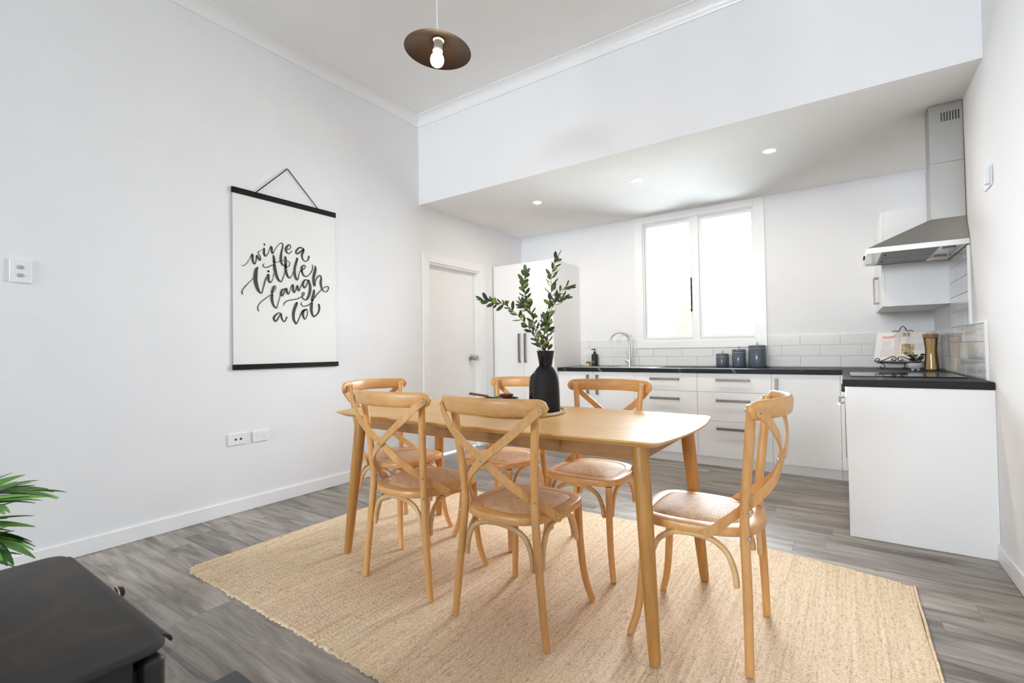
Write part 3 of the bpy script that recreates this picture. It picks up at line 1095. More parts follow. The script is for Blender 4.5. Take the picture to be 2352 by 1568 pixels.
tl(G().lathe(prof, (LX, LY, LZ), 56, cap=False)).obj('lamp_shade', 'shade_in', t, angle=50)
tl(G().lathe([(0.001, 0.067), (0.030, 0.062), (0.031, 0.056), (0.024, 0.050), (0.0235, 0.006), (0.027, 0.003), (0.027, -0.004), (0.0235, -0.007), (0.001, -0.007)], (LX, LY, LZ), 24)).obj('bulb_socket', 'white_plastic', t)
tl(G().lathe([(0.001, -0.0072), (0.019, -0.0074), (0.0195, -0.0165), (0.001, -0.0167)], (LX, LY, LZ), 24)).obj('bulb_neck', 'white_plastic', t)
tl(G().lathe([(0.001, -0.0168), (0.0195, -0.0169), (0.028, -0.024), (0.0345, -0.036), (0.0365, -0.050), (0.0345, -0.064), (0.028, -0.076), (0.0175, -0.084), (0.007, -0.0872), (0.001, -0.0876)], (LX, LY, LZ), 28)).obj('bulb', 'bulb', t)
G().tube(catmull([(LX, LY, LZ + 0.066), (LX + 0.001, LY, LZ + 0.12), (LX - 0.003, LY, LZ + 0.3), (LX - 0.001, LY, ZC - 0.03)], 5), 0.0042, 8).obj('cord', 'white_plastic', t)
G().lathe([(0.001, -0.035), (0.028, -0.032), (0.045, -0.012), (0.046, -0.0006), (0.001, -0.0005)], (LX - 0.001, LY, ZC), 24).obj('ceiling_rose', 'white_plastic', t)

# ------------------------------------------------------------------ poster
t = thing('wall_poster', 'hanging white poster with black rails and brush lettering on the left wall', 'poster', (0, 2.08, 1.04))
y0, y1 = 1.6555, 2.508
G().box(0.004, y0, 2.300, 0.019, y1, 2.342).obj('top_rail', 'poster_black', t, bevel=0.001)
G().box(0.004, y0 + 0.006, 1.022, 0.019, y1 + 0.017, 1.060).obj('bottom_rail', 'poster_black', t, bevel=0.001)
g = G()
N = 14
ringsL = []
for k in range(N + 1):
    z = 2.3215 - (2.3215 - 1.040) * k / N
    s = k / N
    bx = 0.0095 + 0.0015 * math.sin(s * 9)
    ya, yb = y0 + 0.006 + 0.004 * s, y1 - 0.010 + 0.008 * s
    ringsL.append([(bx, ya, z), (bx + 0.0008, ya, z), (bx + 0.0008, yb, z), (bx, yb, z)])
# stay inside the rails
cv = G().rings(ringsL).obj('canvas', 'paper', t, angle=20)
g = G()
for a, b in (((0.012, 1.828, 2.341), (0.008, 2.0795, 2.597)), ((0.008, 2.0795, 2.597), (0.012, 2.341, 2.341))):
    a, b = Vector(a), Vector(b)
    d = (b - a).normalized()
    n_ = Vector((1, 0, 0)).cross(d) * 0.0035
    ux = Vector((0.0008, 0, 0))
    g.hexa([a - n_ - ux, a + n_ - ux, b + n_ - ux, b - n_ - ux], [a - n_ + ux, a + n_ + ux, b + n_ + ux, b - n_ + ux])
g.obj('hanging_cord', 'poster_black', t, smooth=False)
G().cyl((0.0006, 2.0795, 2.5965), (0.012, 2.0795, 2.5965), 0.003, n=10).obj('nail', 'steel', t)
LETTERS = "67,780,3 79,778,4 95,788,4 112,810,4 131,847,4 145,874,11 147,860,17 148,830,16 158,806,12 168,809,7 174,834,7 176,857,9 180,869,11 190,851,15 201,839,14 207,849,9 202,868,8 188,894,6 208,912,3 227,926,4 233,931,13 233,914,17 233,888,16 244,874,9 258,890,6 274,928,6 285,954,13 292,941,17 292,918,16 299,904,12 309,918,5 323,946,5 347,979,5 369,996,7 380,985,11 376,956,12 368,920,16 364,883,19 364,857,20 376,830,14 397,819,8 419,818,7 434,830,7 437,849,6 428,861,4 417,865,3;235,964,12 236,957,12;387,864,5 375,862,6;236,815,3 226,808,6 230,792,7 247,788,6 273,800,6 299,817,5;323,834,4 354,853,5;418,954,7 436,963,7 445,980,8 438,992,10 422,986,14 407,963,21 406,942,18 416,926,11 427,922,8 441,931,7 455,949,6;556,978,13 537,987,12 517,984,13 496,962,15 488,942,14 500,933,13 523,950,13 546,968,13 556,974,16 549,955,19 540,926,17 546,900,13 560,884,8 575,883,7 592,896,9 600,914,12 601,928,13;77,571,6 71,583,8 76,602,6 97,632,6 124,664,5 148,691,4 154,700,4;184,779,12 175,764,22 170,729,28 168,694,29 170,674,28 176,645,26 188,613,21 203,593,11 216,592,7 224,620,7 234,661,9 244,697,9 251,711,8 259,730,8 266,736,15 266,720,18 267,698,17 278,678,11 291,688,6 301,712,5 309,751,6;265,762,16 267,760,16;305,886,13 310,864,20 311,835,21;312,819,21 317,783,24 327,743,21 340,714,19 356,695,12 370,696,6 381,721,7 392,759,6 399,784,6;400,891,15 403,868,21 402,827,21;402,814,21 404,789,21 411,761,19 420,742,16 434,731,10 445,738,6 459,762,5 468,779,6;500,895,16 494,871,19 482,832,19 477,794,20 480,759,20 490,731,16 501,724,11 510,744,7 516,777,6 522,794,5 536,799,4 557,818,7 571,839,7 566,847,8 551,846,10 538,826,19 536,804,17;539,795,16 550,773,13 565,760,10 580,760,8 600,774,7 622,801,7 635,834,8 632,861,6;655,858,5 661,840,18 655,808,24 645,766,23 644,727,22 652,692,15 659,720,6 672,755,8 688,776,9 704,783,9 713,763,15 709,729,20 709,714,20 714,690,17 723,668,11 740,653,7 762,652,7 781,677,8 780,696,8 759,696,8 729,676,4;191,455,7 185,471,8 188,494,6 208,523,6 246,556,6 280,582,5;288,590,3 311,615,4 323,642,6 319,656,6 309,651,11 301,632,17 292,604,15;294,588,17 292,555,21 298,522,18 312,495,13 326,485,8 334,501,6 348,549,6 360,591,5;397,641,10 376,632,13 366,610,17 365,592,15 375,585,10 387,607,8 399,634,7;409,645,13 410,627,18 417,609,15 425,604,10 436,622,6 448,660,7 462,680,12 464,664,18 464,646,19 468,627,15 475,621,11 488,642,7 501,677,13 503,660,15 507,643,13 515,638,9 525,660,7 538,691,7;591,730,11 574,733,9 558,721,15 547,697,19 554,676,15 563,665,10 579,687,9 594,721,11;599,730,13 610,696,19 612,657,22 602,613,20 587,581,16 567,567,9 549,578,8 538,594,6;538,602,6 541,615,6 551,628,6 560,620,7 549,600,8 532,588,7 498,571,7 458,561,7 419,550,7 395,532,7 386,518,6 390,510,3;360,447,8 344,449,8 323,434,13 307,412,17 310,392,15 323,384,11 339,406,11 356,436,8 364,442,12 366,423,15 374,398,13 387,384,9 400,396,9 410,420,10;495,538,17 487,520,23 472,482,24 465,441,23 468,404,20 480,378,15 488,371,10 502,390,8 520,431,9 534,461,10 554,483,13 581,492,8;581,492,7 563,486,11 548,467,22 547,440,19 557,417,13 566,411,7 579,434,7 586,470,7 581,491,7;648,653,15 644,627,20 632,582,24 629,566,21;627,546,18 622,513,24 622,483,23 631,450,18 643,436,13 664,449,11 686,476,14 694,509,17 690,539,14;539,549,4 532,536,7 543,518,7 566,517,8 599,530,7 623,553,5;644,579,3 653,595,7 687,637,7 718,665,6"
g = G()
XI = 0.0128
for s_ in LETTERS.split(';'):
    pt = [tuple(float(q) / 1000 for q in p.split(',')) for p in s_.split(' ')]
    if len(pt) < 2:
        continue
    cp = catmull([(1.655 + a, 1.0 + b, c) for a, b, c in pt], 5)
    # drop coincident samples
    q = [cp[0]]
    for p in cp[1:]:
        if (Vector((p.x, p.y)) - Vector((q[-1].x, q[-1].y))).length > 0.0012:
            q.append(p)
    Ls, Rs = [], []
    for i, p in enumerate(q):
        a, b = q[max(i - 1, 0)], q[min(i + 1, len(q) - 1)]
        d = Vector((b.x - a.x, b.y - a.y))
        d = d.normalized() if d.length > 0 else Vector((1, 0))
        n_ = Vector((-d.y, d.x)) * p.z / 2
        Ls.append((XI, p.x + n_.x, p.y + n_.y))
        Rs.append((XI, p.x - n_.x, p.y - n_.y))
    g.rings([[l, r] for l, r in zip(Ls, Rs)], cap=False, closed=False)
    for p, z in ((q[0], 1), (q[-1], -1)):
        g.add([(XI, p.x + p.z / 2 * math.cos(2 * PI * k / 10), p.y + p.z / 2 * math.sin(2 * PI * k / 10)) for k in range(10)], [tuple(range(10))])
g.obj('lettering', 'ink', cv, smooth=False)

# ------------------------------------------------------------------ rug
RX0, RX1, RYA, RYB = 0.725, 3.832, 1.085, 3.005
RZ = 0.012
NR = 236
g = G()
rr = random.Random(11)
pitch = (RX1 - RX0) / NR
step = 0.0048
NY = int((RYB - RYA) / step)
rows_x, ph, ea, eb, amp = [], [], [], [], []
verts, faces = [], []
cols = []
for i in range(NR):
    p0 = rr.uniform(0, 6.28)
    a0 = rr.uniform(-0.006, 0.006)
    b0 = rr.uniform(-0.006, 0.006)
    am = rr.uniform(0.85, 0.99)
    for sub in ((0, 0), (0.5, 1)) if i < NR - 1 else ((0, 0), (0.5, 1), (1.0, 0)):
        cols.append((RX0 + (i + sub[0]) * pitch, sub[1], p0, a0, b0, am))


def edge_y(x):
    # slight bow of the two short ends and corners pulled in
    return 0.010 * math.sin((x - 0.6) * 1.3), 0.02 * math.sin((x - 1.2) * 1.1)


for x, top, p0, a0, b0, am in cols:
    e0, e1 = edge_y(x)
    corner = 0.035 * max(0, 1 - (x - RX0) / 0.06) ** 2
    ya, yb = RYA + a0 + e0 + corner * 0.8, RYB + b0 + e1 - corner * 0.5
    yb -= 0.11 * max(0, (x - 3.1) / 0.73) ** 1.5
    ya -= 0.0
    for k in range(NY + 1):
        s = k / NY
        y = ya + (yb - ya) * s
        z = (RZ * am * (0.86 + 0.14 * math.sin(y * 2 * PI / 0.019 + p0 + 1.2 * math.sin(y * 31 + p0)))) if top else 0.0072
        if k in (0, NY):
            z *= 0.55
        verts.append((x + 0.0012 * math.sin(y * 300 + p0) + 0.002 * math.sin(y * 9 + p0 * 0.2), y, z))
n = NY + 1
for c in range(len(cols) - 1):
    for k in range(NY):
        faces.append((c * n + k, (c + 1) * n + k, (c + 1) * n + k + 1, c * n + k + 1))
# skirt to the floor
loop = [c * n for c in range(len(cols))] + [(len(cols) - 1) * n + k for k in range(1, n)] + [c * n + NY for c in range(len(cols) - 2, -1, -1)] + [k for k in range(NY - 1, 0, -1)]
b = len(verts)
for i in loop:
    verts.append((verts[i][0], verts[i][1], 0.0006))
for j in range(len(loop)):
    k = (j + 1) % len(loop)
    faces.append((loop[j], b + j, b + k, loop[k]))
g.add(verts, faces)
rug = thing('jute_rug', 'large rectangular natural jute rug under the dining table', 'rug', (2.28, 2.05, 0))
ro = g.obj('rug_weave', 'jute', rug, angle=75)
for nm, xx in (('rug_binding', RX0 - 0.004), ('rug_binding', RX1 + 0.006)):
    ya, yb = (RYA + 0.05, RYB - 0.03) if xx < 1 else (RYA + 0.01, RYB - 0.105)
    G().tube([(xx + 0.001 * math.sin(k * 1.1), ya + (yb - ya) * k / 30, 0.0060) for k in range(31)], 0.0053, 8).obj(nm, 'jute', rug)

RT = 0.0120
# ------------------------------------------------------------------ dining table
TX, TY, TT = 2.128, 2.060, 0.800
table = thing('dining_table', 'light oak boat-shaped dining table on splayed round legs', 'table', (TX, TY, RT))


def table_outline(off=0.0):
    hx, hy, bx, by, r = 0.926 - off, 0.402 - off, 0.043, 0.030, 0.034
    side = lambda x: hy + by * (1 - (x / hx) ** 2)
    end = lambda y: hx + bx * (1 - (y / hy) ** 2)
    q = []                       # one quarter, from the end centre to the side centre
    for k in range(9):
        y = (hy - r) * k / 8
        q.append((end(y), y))
    a, b, c = Vector(q[-1]), Vector((hx, hy)), Vector((hx - r, side(hx - r)))
    for k in range(1, 6):
        t_ = k / 6
        p = a * (1 - t_) ** 2 + b * 2 * t_ * (1 - t_) + c * t_ * t_
        q.append((p.x, p.y))
    for k in range(11):
        x = (hx - r) * (1 - k / 10)
        q.append((x, side(x)))
    o = q + [(-x, y) for x, y in q[-2::-1]]
    o = o + [(x, -y) for x, y in o[-2:0:-1]]
    return [(TX + x, TY + y) for x, y in o]


rg = []
for off, z in ((0.075, TT - 0.0265), (0.034, TT - 0.0265), (0.003, TT - 0.0085), (0.0, TT - 0.0065), (0.0, TT - 0.0015), (0.0015, TT)):
    rg.append([(x, y, z) for x, y in table_outline(off)])
G().rings(rg).obj('tabletop', 'oak', table, angle=25)
LTX, LTY, LBX, LBY = 0.812, 0.318, 0.872, 0.370
TC = 2.146
for sx in (-1, 1):
    for sy in (-1, 1):
        a = Vector((TC + sx * LTX, TY + sy * LTY, TT - 0.027))
        b = Vector((TC + sx * LBX, TY - 0.004 + sy * LBY, RT))
        ts = [0, 0.05, 0.2, 0.4, 0.6, 0.8, 0.97, 1.0]
        rs = [0.0305, 0.0315, 0.0312, 0.0295, 0.0272, 0.0243, 0.0212, 0.0185]
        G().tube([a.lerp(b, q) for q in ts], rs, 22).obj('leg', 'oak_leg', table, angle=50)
ap0, ap1 = TT - 0.090, TT - 0.027
ax_, ay_ = LTX - 0.006, LTY - 0.006
for s in (-1, 1):
    G().box(TC - ax_ + 0.022, TY + s * ay_ - 0.011, ap0, TC + ax_ - 0.022, TY + s * ay_ + 0.011, ap1).obj('apron', 'oak_apron_shaded', table, bevel=0.002)
    G().box(TC + s * ax_ - 0.011, TY - ay_ + 0.022, ap0, TC + s * ax_ + 0.011, TY + ay_ - 0.022, ap1).obj('apron', 'oak_apron_shaded', table, bevel=0.002)

# ------------------------------------------------------------------ cross-back chairs (z below is above the rug)
def ribbon(g, pts, w, th, n=8, nref=None, taper_end=True):
    """flat bent strip: width roughly vertical, thickness along the horizontal normal, round ends"""
    c = catmull(pts, n)
    L = [0.0]
    for i in range(1, len(c)):
        L.append(L[-1] + (c[i] - c[i - 1]).length)
    tot = L[-1]
    # add dense samples near the ends for the round tips
    samples = sorted(set([0.0, w * 0.03, w * 0.12, w * 0.28, w * 0.5] + [tot - q for q in (0.0, w * 0.03, w * 0.12, w * 0.28, w * 0.5)] + [l for l in L if w * 0.6 < l < tot - w * 0.6]))

    def at(s):
        for i in range(1, len(L)):
            if L[i] >= s or i == len(L) - 1:
                t_ = (s - L[i - 1]) / max(1e-9, L[i] - L[i - 1])
                return c[i - 1].lerp(c[i], t_)
    rings = []
    for s in samples:
        p = at(s)
        t_ = (at(min(tot, s + 0.004)) - at(max(0, s - 0.004))).normalized()
        N = t_.cross(Vector((0, 0, 1))).normalized()
        B = N.cross(t_).normalized()
        e_ = min(s, tot - s)
        hw = w / 2
        if e_ < hw:
            hw = max(0.002, math.sqrt(max(0, hw * hw - (hw - e_) ** 2)))
        k = min(0.0018, hw * 0.4)
        h = th / 2
        rings.append([p + B * (hw - k) + N * h, p + B * hw + N * (h - k), p + B * hw - N * (h - k), p + B * (hw - k) - N * h,
                      p - B * (hw - k) - N * h, p - B * hw - N * (h - k), p - B * hw + N * (h - k), p - B * (hw - k) + N * h])
    g.rings(rings)
    return g


SEAT = [(0.0, -0.034), (0.07, -0.027), (0.120, -0.009), (0.153, 0.018), (0.183, 0.06), (0.203, 0.124), (0.213, 0.20), (0.213, 0.28), (0.203, 0.345), (0.175, 0.390), (0.13, 0.411), (0.06, 0.419)]
half = SEAT + [(0.0, 0.421)]
loop = half + [(-x, y) for x, y in half[-2:0:-1]]
seat_o = [(p.x, p.y) for p in catmull([(x, y, 0) for x, y in loop], 4, closed=True)]


def offset_loop(o, d):
    n = len(o)
    out = []
    for i in range(n):
        a, b = Vector(o[i - 1]), Vector(o[(i + 1) % n])
        t_ = (b - a).normalized()
        out.append((o[i][0] - t_.y * d, o[i][1] + t_.x * d))
    return out


def bolt(g, p, d, r=0.0062):
    p, d = Vector(p), Vector(d).normalized()
    return g.tube([p - d * 0.002, p, p + d * 0.0022, p + d * 0.0045], [r, r, r * 0.92, r * 0.45], 12)


def make_chair():
    t = thing('dining_chair', 'x', 'chair', (0, 0, 0), 'cross-back chairs around the dining table')
    zt, zb = 0.474, 0.438
    rg = []
    for d, z in ((0.012, zb), (0.003, zb + 0.004), (0.0, zb + 0.010), (0.0, zt - 0.010), (0.003, zt - 0.003), (0.010, zt), (0.047, zt), (0.049, zt - 0.004)):
        rg.append([(x, y, z) for x, y in offset_loop(seat_o, d)])
    G().rings(rg).obj('seat_frame', 'beech_x', t, angle=35)
    rg = []
    base = offset_loop(seat_o, 0.0495)
    for k in range(9):
        s = k / 8
        f = 1 - 0.93 * s ** 1.25
        rg.append([(x * f, 0.205 + (y - 0.205) * f, zt - 0.003 + 0.021 * math.sin(s * PI / 2) ** 0.8) for x, y in base])
    G().rings(rg).obj('seat_panel', 'rattan', t, angle=60)
    for s in (-1, 1):
        prof = [(0.225, 0.000, 0.0), (0.209, 0.002, 0.14), (0.192, 0.006, 0.29), (0.181, 0.011, 0.40), (0.1755, 0.013, 0.47), (0.1745, 0.012, 0.55), (0.180, 0.003, 0.645), (0.190, -0.008, 0.755), (0.201, -0.018, 0.87), (0.205, -0.0215, 0.905), (0.206, -0.022, 0.920)]
        c = catmull([(s * x, y, z) for x, y, z in prof], 3)
        rs = [0.0148 + 0.0018 * min(1, p.z / 0.3) for p in c]
        rs[-1] = 0.012
        G().tube(c, rs, 16).obj('leg', 'beech', t, angle=45)
        prof = [(0.210, 0.428, 0.0), (0.194, 0.407, 0.07), (0.183, 0.394, 0.15), (0.176, 0.385, 0.25), (0.173, 0.380, 0.34), (0.172, 0.378, 0.4375)]
        c = catmull([(s * x, y, z) for x, y, z in prof], 3)
        G().tube(c, [0.0142 + 0.0020 * min(1, p.z / 0.25) for p in c], 16).obj('leg', 'beech', t, angle=45)
    # crest rail
    rg = []
    N = 44
    for k in range(N + 1):
        u = -1 + 2 * k / N
        u = math.sin(u * PI / 2) * 0.35 + u * 0.65
        x = 0.262 * u
        e_ = (1 - abs(u)) * 0.262
        hh = 0.0345
        q = 1.0
        if e_ < 0.034:
            q = math.sqrt(max(0.004, 1 - ((0.034 - e_) / 0.034) ** 2))
        y = -0.120 + 0.100 * u * u
        sl = 2 * 0.100 * u / 0.262
        nrm = Vector((sl, -1, 0)).normalized()
        ring = []
        zc = 0.907 - 0.004 * u * u
        for m in range(16):
            a = 2 * PI * m / 16
            ca, sa = math.cos(a), math.sin(a)
            pz = hh * q * math.copysign(abs(sa) ** 0.75, sa)
            tn = (0.0125 if ca > 0 else 0.0105) * (0.45 + 0.55 * q) * math.copysign(abs(ca) ** 0.8, ca)
            ring.append(Vector((x, y, zc + pz)) + nrm * (tn - 0.10 * pz * 0.0) + Vector((0, -0.06 * (pz), 0)))
        rg.append(ring)
    G().rings(rg).obj('crest_rail', 'beech_x', t, angle=60)
    for s, dy in ((1, 0.0), (-1, -0.0085)):
        pts = [(-0.250, -0.046, 0.905), (-0.222, -0.069, 0.879), (-0.155, -0.094, 0.815), (-0.08, -0.097, 0.755), (0.0, -0.083, 0.697), (0.072, -0.064, 0.634), (0.122, -0.024, 0.580), (0.150, 0.020, 0.5405), (0.184, 0.068, 0.500), (0.2085, 0.124, 0.455), (0.2145, 0.145, 0.442)]
        pts = [(s * x, y + dy * max(0, 1 - (abs(x) / 0.13) ** 2), z) for x, y, z in pts]
        ribbon(G(), pts, 0.033, 0.0082).obj('cross_strip', 'beech', t, angle=35)
    # bent cane arches between the legs
    def arch(pts):
        c = catmull(pts, 5)
        G().tube(c, [0.0098] + [0.0108] * (len(c) - 2) + [0.0098], 12).obj('cane_arch', 'cane', t, angle=50)
    for s in (-1, 1):
        arch([(s * 0.190, 0.040, 0.272), (s * 0.186, 0.047, 0.325), (s * 0.181, 0.072, 0.383), (s * 0.178, 0.120, 0.418), (s * 0.177, 0.170, 0.4262), (s * 0.177, 0.220, 0.4262),
              (s * 0.177, 0.268, 0.418), (s * 0.176, 0.318, 0.383), (s * 0.1755, 0.343, 0.330), (s * 0.1755, 0.352, 0.285)])
    for yy, xo in ((0.380, 0.1455), (0.012, 0.1640)):
        z0 = 0.285 if yy > 0.2 else 0.268
        f = xo / 0.1455
        zz = 0.4262 if yy > 0.2 else 0.424
        arch([(-xo, yy, z0), (-0.139 * f, yy, 0.33), (-0.115 * f, yy, 0.388), (-0.068 * f, yy, zz - 0.008), (-0.02, yy, zz), (0.02, yy, zz), (0.068 * f, yy, zz - 0.008), (0.115 * f, yy, 0.388), (0.139 * f, yy, 0.33), (xo, yy, z0)])
    bs = [((0, -0.0965, 0.697), (0, -1, 0.0)), ((0, -0.0775, 0.697), (0, 1, 0))]
    for s in (-1, 1):
        bs += [((s * 0.244, -0.057, 0.900), (s * 0.55, -0.83, 0)), ((s * 0.205, -0.0045, 0.900), (0, 1, 0)),
               ((s * 0.183, -0.003, 0.541), (s * 0.5, -0.86, 0)), ((s * 0.187, -0.0025, 0.450), (s * 0.5, -0.86, 0)),
               ((s * 0.2135, 0.1245, 0.4545), (s * 0.99, -0.15, 0))]
    for p, d in bs:
        bolt(G(), p, d).obj('bolt', 'chrome', t)
    return t


CH = make_chair()
places = [
    ((1.816, 1.563), 0.0, 'light beech cross-back chair seen from behind at the left of the near long side'),
    ((2.434, 1.541), 0.0, 'light beech cross-back chair seen from behind at the middle front, in front of the vase'),
    ((1.832, 2.620), PI, 'cross-back chair on the far long side whose back is partly hidden by the black vase'),
    ((2.452, 2.592), PI, 'cross-back chair on the far long side right of the vase, facing the camera'),
    ((1.068, 2.092), -PI / 2, 'cross-back chair at the left head of the table, beside the left wall'),
    ((3.304, 2.030), PI / 2, 'cross-back chair at the right head of the table, pulled out in side view'),
]
for i, ((x, y), rz, lab) in enumerate(places):
    c = CH if i == 0 else copy_tree(CH)
    c.location = (x, y, RT)
    c.rotation_euler = (0, 0, rz)
    c['label'] = lab

# ------------------------------------------------------------------ things on the table
MX, MY = 2.166, 2.128
mat_ = thing('placemat', 'round board with a twisted cream rope edge under the vase and bowl', 'placemat', (MX, MY, TT))
G().lathe([(0.001, 0.0008), (0.226, 0.0008), (0.228, 0.004), (0.226, 0.009), (0.001, 0.009)], (MX, MY, TT), 56).obj('board', 'rope', mat_)
NS = 64
for strand in range(2):
    pts = []
    for k in range(NS * 8):
        a = 2 * PI * k / (NS * 8)
        tw = a * NS + strand * PI
        r = 0.2305 + 0.0046 * math.cos(tw)
        pts.append((MX + r * math.cos(a), MY + r * math.sin(a), TT + 0.0096 + 0.0042 * math.sin(tw)))
    pts.append(pts[0])
    G().tube(pts, 0.0048, 6).obj('rope_strand', 'rope', mat_)
MT = TT + 0.0094

VX, VY = 2.303, 2.165
vase = thing('vase', 'matte black bottle-shaped vase with a small ear handle', 'vase', (VX, VY, MT))
pf = [(0.001, 0.0), (0.069, 0.0), (0.0715, 0.004), (0.0715, 0.03), (0.071, 0.10), (0.0695, 0.15), (0.066, 0.183), (0.059, 0.208), (0.049, 0.226), (0.039, 0.236), (0.0345, 0.241), (0.0345, 0.247), (0.0365, 0.262), (0.0425, 0.296), (0.0455, 0.317), (0.0440, 0.3185),
      (0.0425, 0.316), (0.034, 0.262), (0.031, 0.240), (0.03, 0.20), (0.001, 0.19)]
G().lathe(pf, (VX, VY, MT), 44).obj('vase_body', 'vase', vase, angle=50)
hc = Vector((VX - 0.005, VY - 0.050, MT + 0.258))
rad = Vector((0.35, -1, 0)).normalized()
hp = []
for k in range(15):
    a = 2 * PI * k / 14
    hp.append(Vector((VX, VY, MT + 0.262)) + Vector((0.03, -1.0, 0)) * (0.042 + 0.017 * math.sin(a)) + Vector((0, 0, 0.023 * math.cos(a))))
G().tube(hp, 0.0066, 10).obj('ear_handle', 'vase', vase)

# dark glossy bottle half hidden behind the vase
BX, BY = 2.187, 2.247
bt = thing('oil_bottle', 'dark glossy bottle half hidden behind the left of the vase', 'bottle', (BX, BY, MT))
G().lathe([(0.001, 0), (0.037, 0), (0.039, 0.004), (0.0385, 0.05), (0.036, 0.14), (0.030, 0.178), (0.018, 0.19), (0.017, 0.195), (0.001, 0.196)], (BX, BY, MT), 28).obj('bottle_body', 'black_glass', bt)
G().lathe([(0.001, 0.1962), (0.012, 0.1963), (0.0125, 0.208), (0.001, 0.209)], (BX, BY, MT), 18).obj('stopper', 'steel', bt)

bx, by = 2.03, 2.12
bowl = thing('serving_bowl', 'low black serving bowl left of the vase on the round board', 'bowl', (bx, by, MT))
G().lathe([(0.001, 0.0), (0.055, 0.0), (0.058, 0.004), (0.085, 0.022), (0.102, 0.045), (0.108, 0.060), (0.106, 0.062), (0.099, 0.046), (0.082, 0.026), (0.05, 0.010), (0.001, 0.008)], (bx, by, MT), 40).obj('bowl_body', 'black_matte', bowl)


def spoon(name, label, a, b, head, up):
    t = thing(name, label, 'utensil', a)
    a, b = Vector(a), Vector(b)
    d = (b - a).normalized()
    s = d.cross(Vector((0, 0, 1))).normalized()
    u = s.cross(d)
    g = G()
    rings = []
    for q, w_, h_ in ((0, 0.0085, 0.006), (0.01, 0.0105, 0.008), (0.5, 0.009, 0.007), (0.95, 0.0065, 0.0055), (1.0, 0.006, 0.005)):
        p = a.lerp(b, q)
        rings.append([p + s * w_ * math.cos(2 * PI * k / 12) + u * h_ * math.sin(2 * PI * k / 12) for k in range(12)])
    g.rings(rings)
    g.obj('handle', 'dark_wood', t)
    return t, d, s, u


kt, d_, s_, u_ = spoon('cheese_knife', 'red-brown wooden knife handle resting on the rim of the black bowl', (1.832, 2.105, MT + 0.0795), (1.955, 2.118, MT + 0.0690), 0, 0)
a = Vector((1.9552, 2.118, MT + 0.0690))
e2 = a + d_ * 0.10
G().hexa([a + s_ * 0.004 - u_ * 0.001, a - s_ * 0.004 - u_ * 0.001, e2 - s_ * 0.001 - u_ * 0.0005, e2 + s_ * 0.012 - u_ * 0.0005],
         [a + s_ * 0.004 + u_ * 0.001, a - s_ * 0.004 + u_ * 0.001, e2 - s_ * 0.001 + u_ * 0.0005, e2 + s_ * 0.012 + u_ * 0.0005]).obj('blade', 'steel', kt, smooth=False)
px, py = 2.062, 2.140
t = thing('pinch_bowl', 'tiny footed red-brown wooden bowl standing in the black bowl', 'bowl', (px, py, MT + 0.0098))
G().lathe([(0.001, 0.0), (0.024, 0.0), (0.025, 0.004), (0.019, 0.012), (0.018, 0.045), (0.026, 0.058), (0.038, 0.067), (0.041, 0.074), (0.0385, 0.0745), (0.032, 0.068), (0.018, 0.061), (0.001, 0.060)], (px, py, MT + 0.0098), 28).obj('pinch_bowl_body', 'dark_wood', t)

# ------------------------------------------------------------------ olive branches
BR = Vector((0.82, 0.57, 0)).normalized()
BF = Vector((-0.57, 0.82, 0)).normalized()
UPV = Vector((0, 0, 1))
O0 = Vector((VX, VY, MT + 0.315))
rb = random.Random(5)


def make_leaf_mesh(L, w_, fold, bend, name='leaf', mat='olive_leaf'):
    g = G()
    N = 6
    top = []
    for k in range(N + 1):
        s = k / N
        ww = w_ * (0.12, 0.62, 0.93, 1.0, 0.97, 0.74, 0.10)[k]
        z = bend * L * (s * s - s)
        top.append([(s * L, -ww, z + fold * ww), (s * L, 0, z), (s * L, ww, z + fold * ww)])
    th = 0.0007
    rings = [r + [(x, y, z - th) for x, y, z in reversed(r)] for r in top]
    g.rings(rings)
    return g


leaf_data = []
for L, w_ in ((0.034, 0.0080), (0.044, 0.0094), (0.052, 0.0100), (0.040, 0.0106)):
    me_g = make_leaf_mesh(L, w_, 0.25, 0.35)
    o = me_g.obj('leaf', 'olive_leaf')
    leaf_data.append(o.data)
    bpy.data.objects.remove(o)
of = G()
of.lathe([(0.0005, -0.0005), (0.004, 0.0005), (0.0085, 0.006), (0.0100, 0.013), (0.0088, 0.020), (0.0050, 0.0255), (0.0005, 0.0275)], (0, 0, 0), 14)
o = of.obj('olive', 'olive_fruit')
olive_data = o.data
bpy.data.objects.remove(o)


def put(name, data, parent, loc, direction, roll=0.0):
    o = bpy.data.objects.new(name, data)
    COL.objects.link(o)
    o.parent = parent
    o.location = Vector(loc) - ROOT[parent.name]
    q = Vector(direction).normalized().to_track_quat('X', 'Z')
    o.rotation_euler = (q.to_matrix() @ Matrix.Rotation(roll, 3, 'X')).to_euler()
    return o


def P2(x, z, d):
    return O0 + BR * x + UPV * z + BF * d


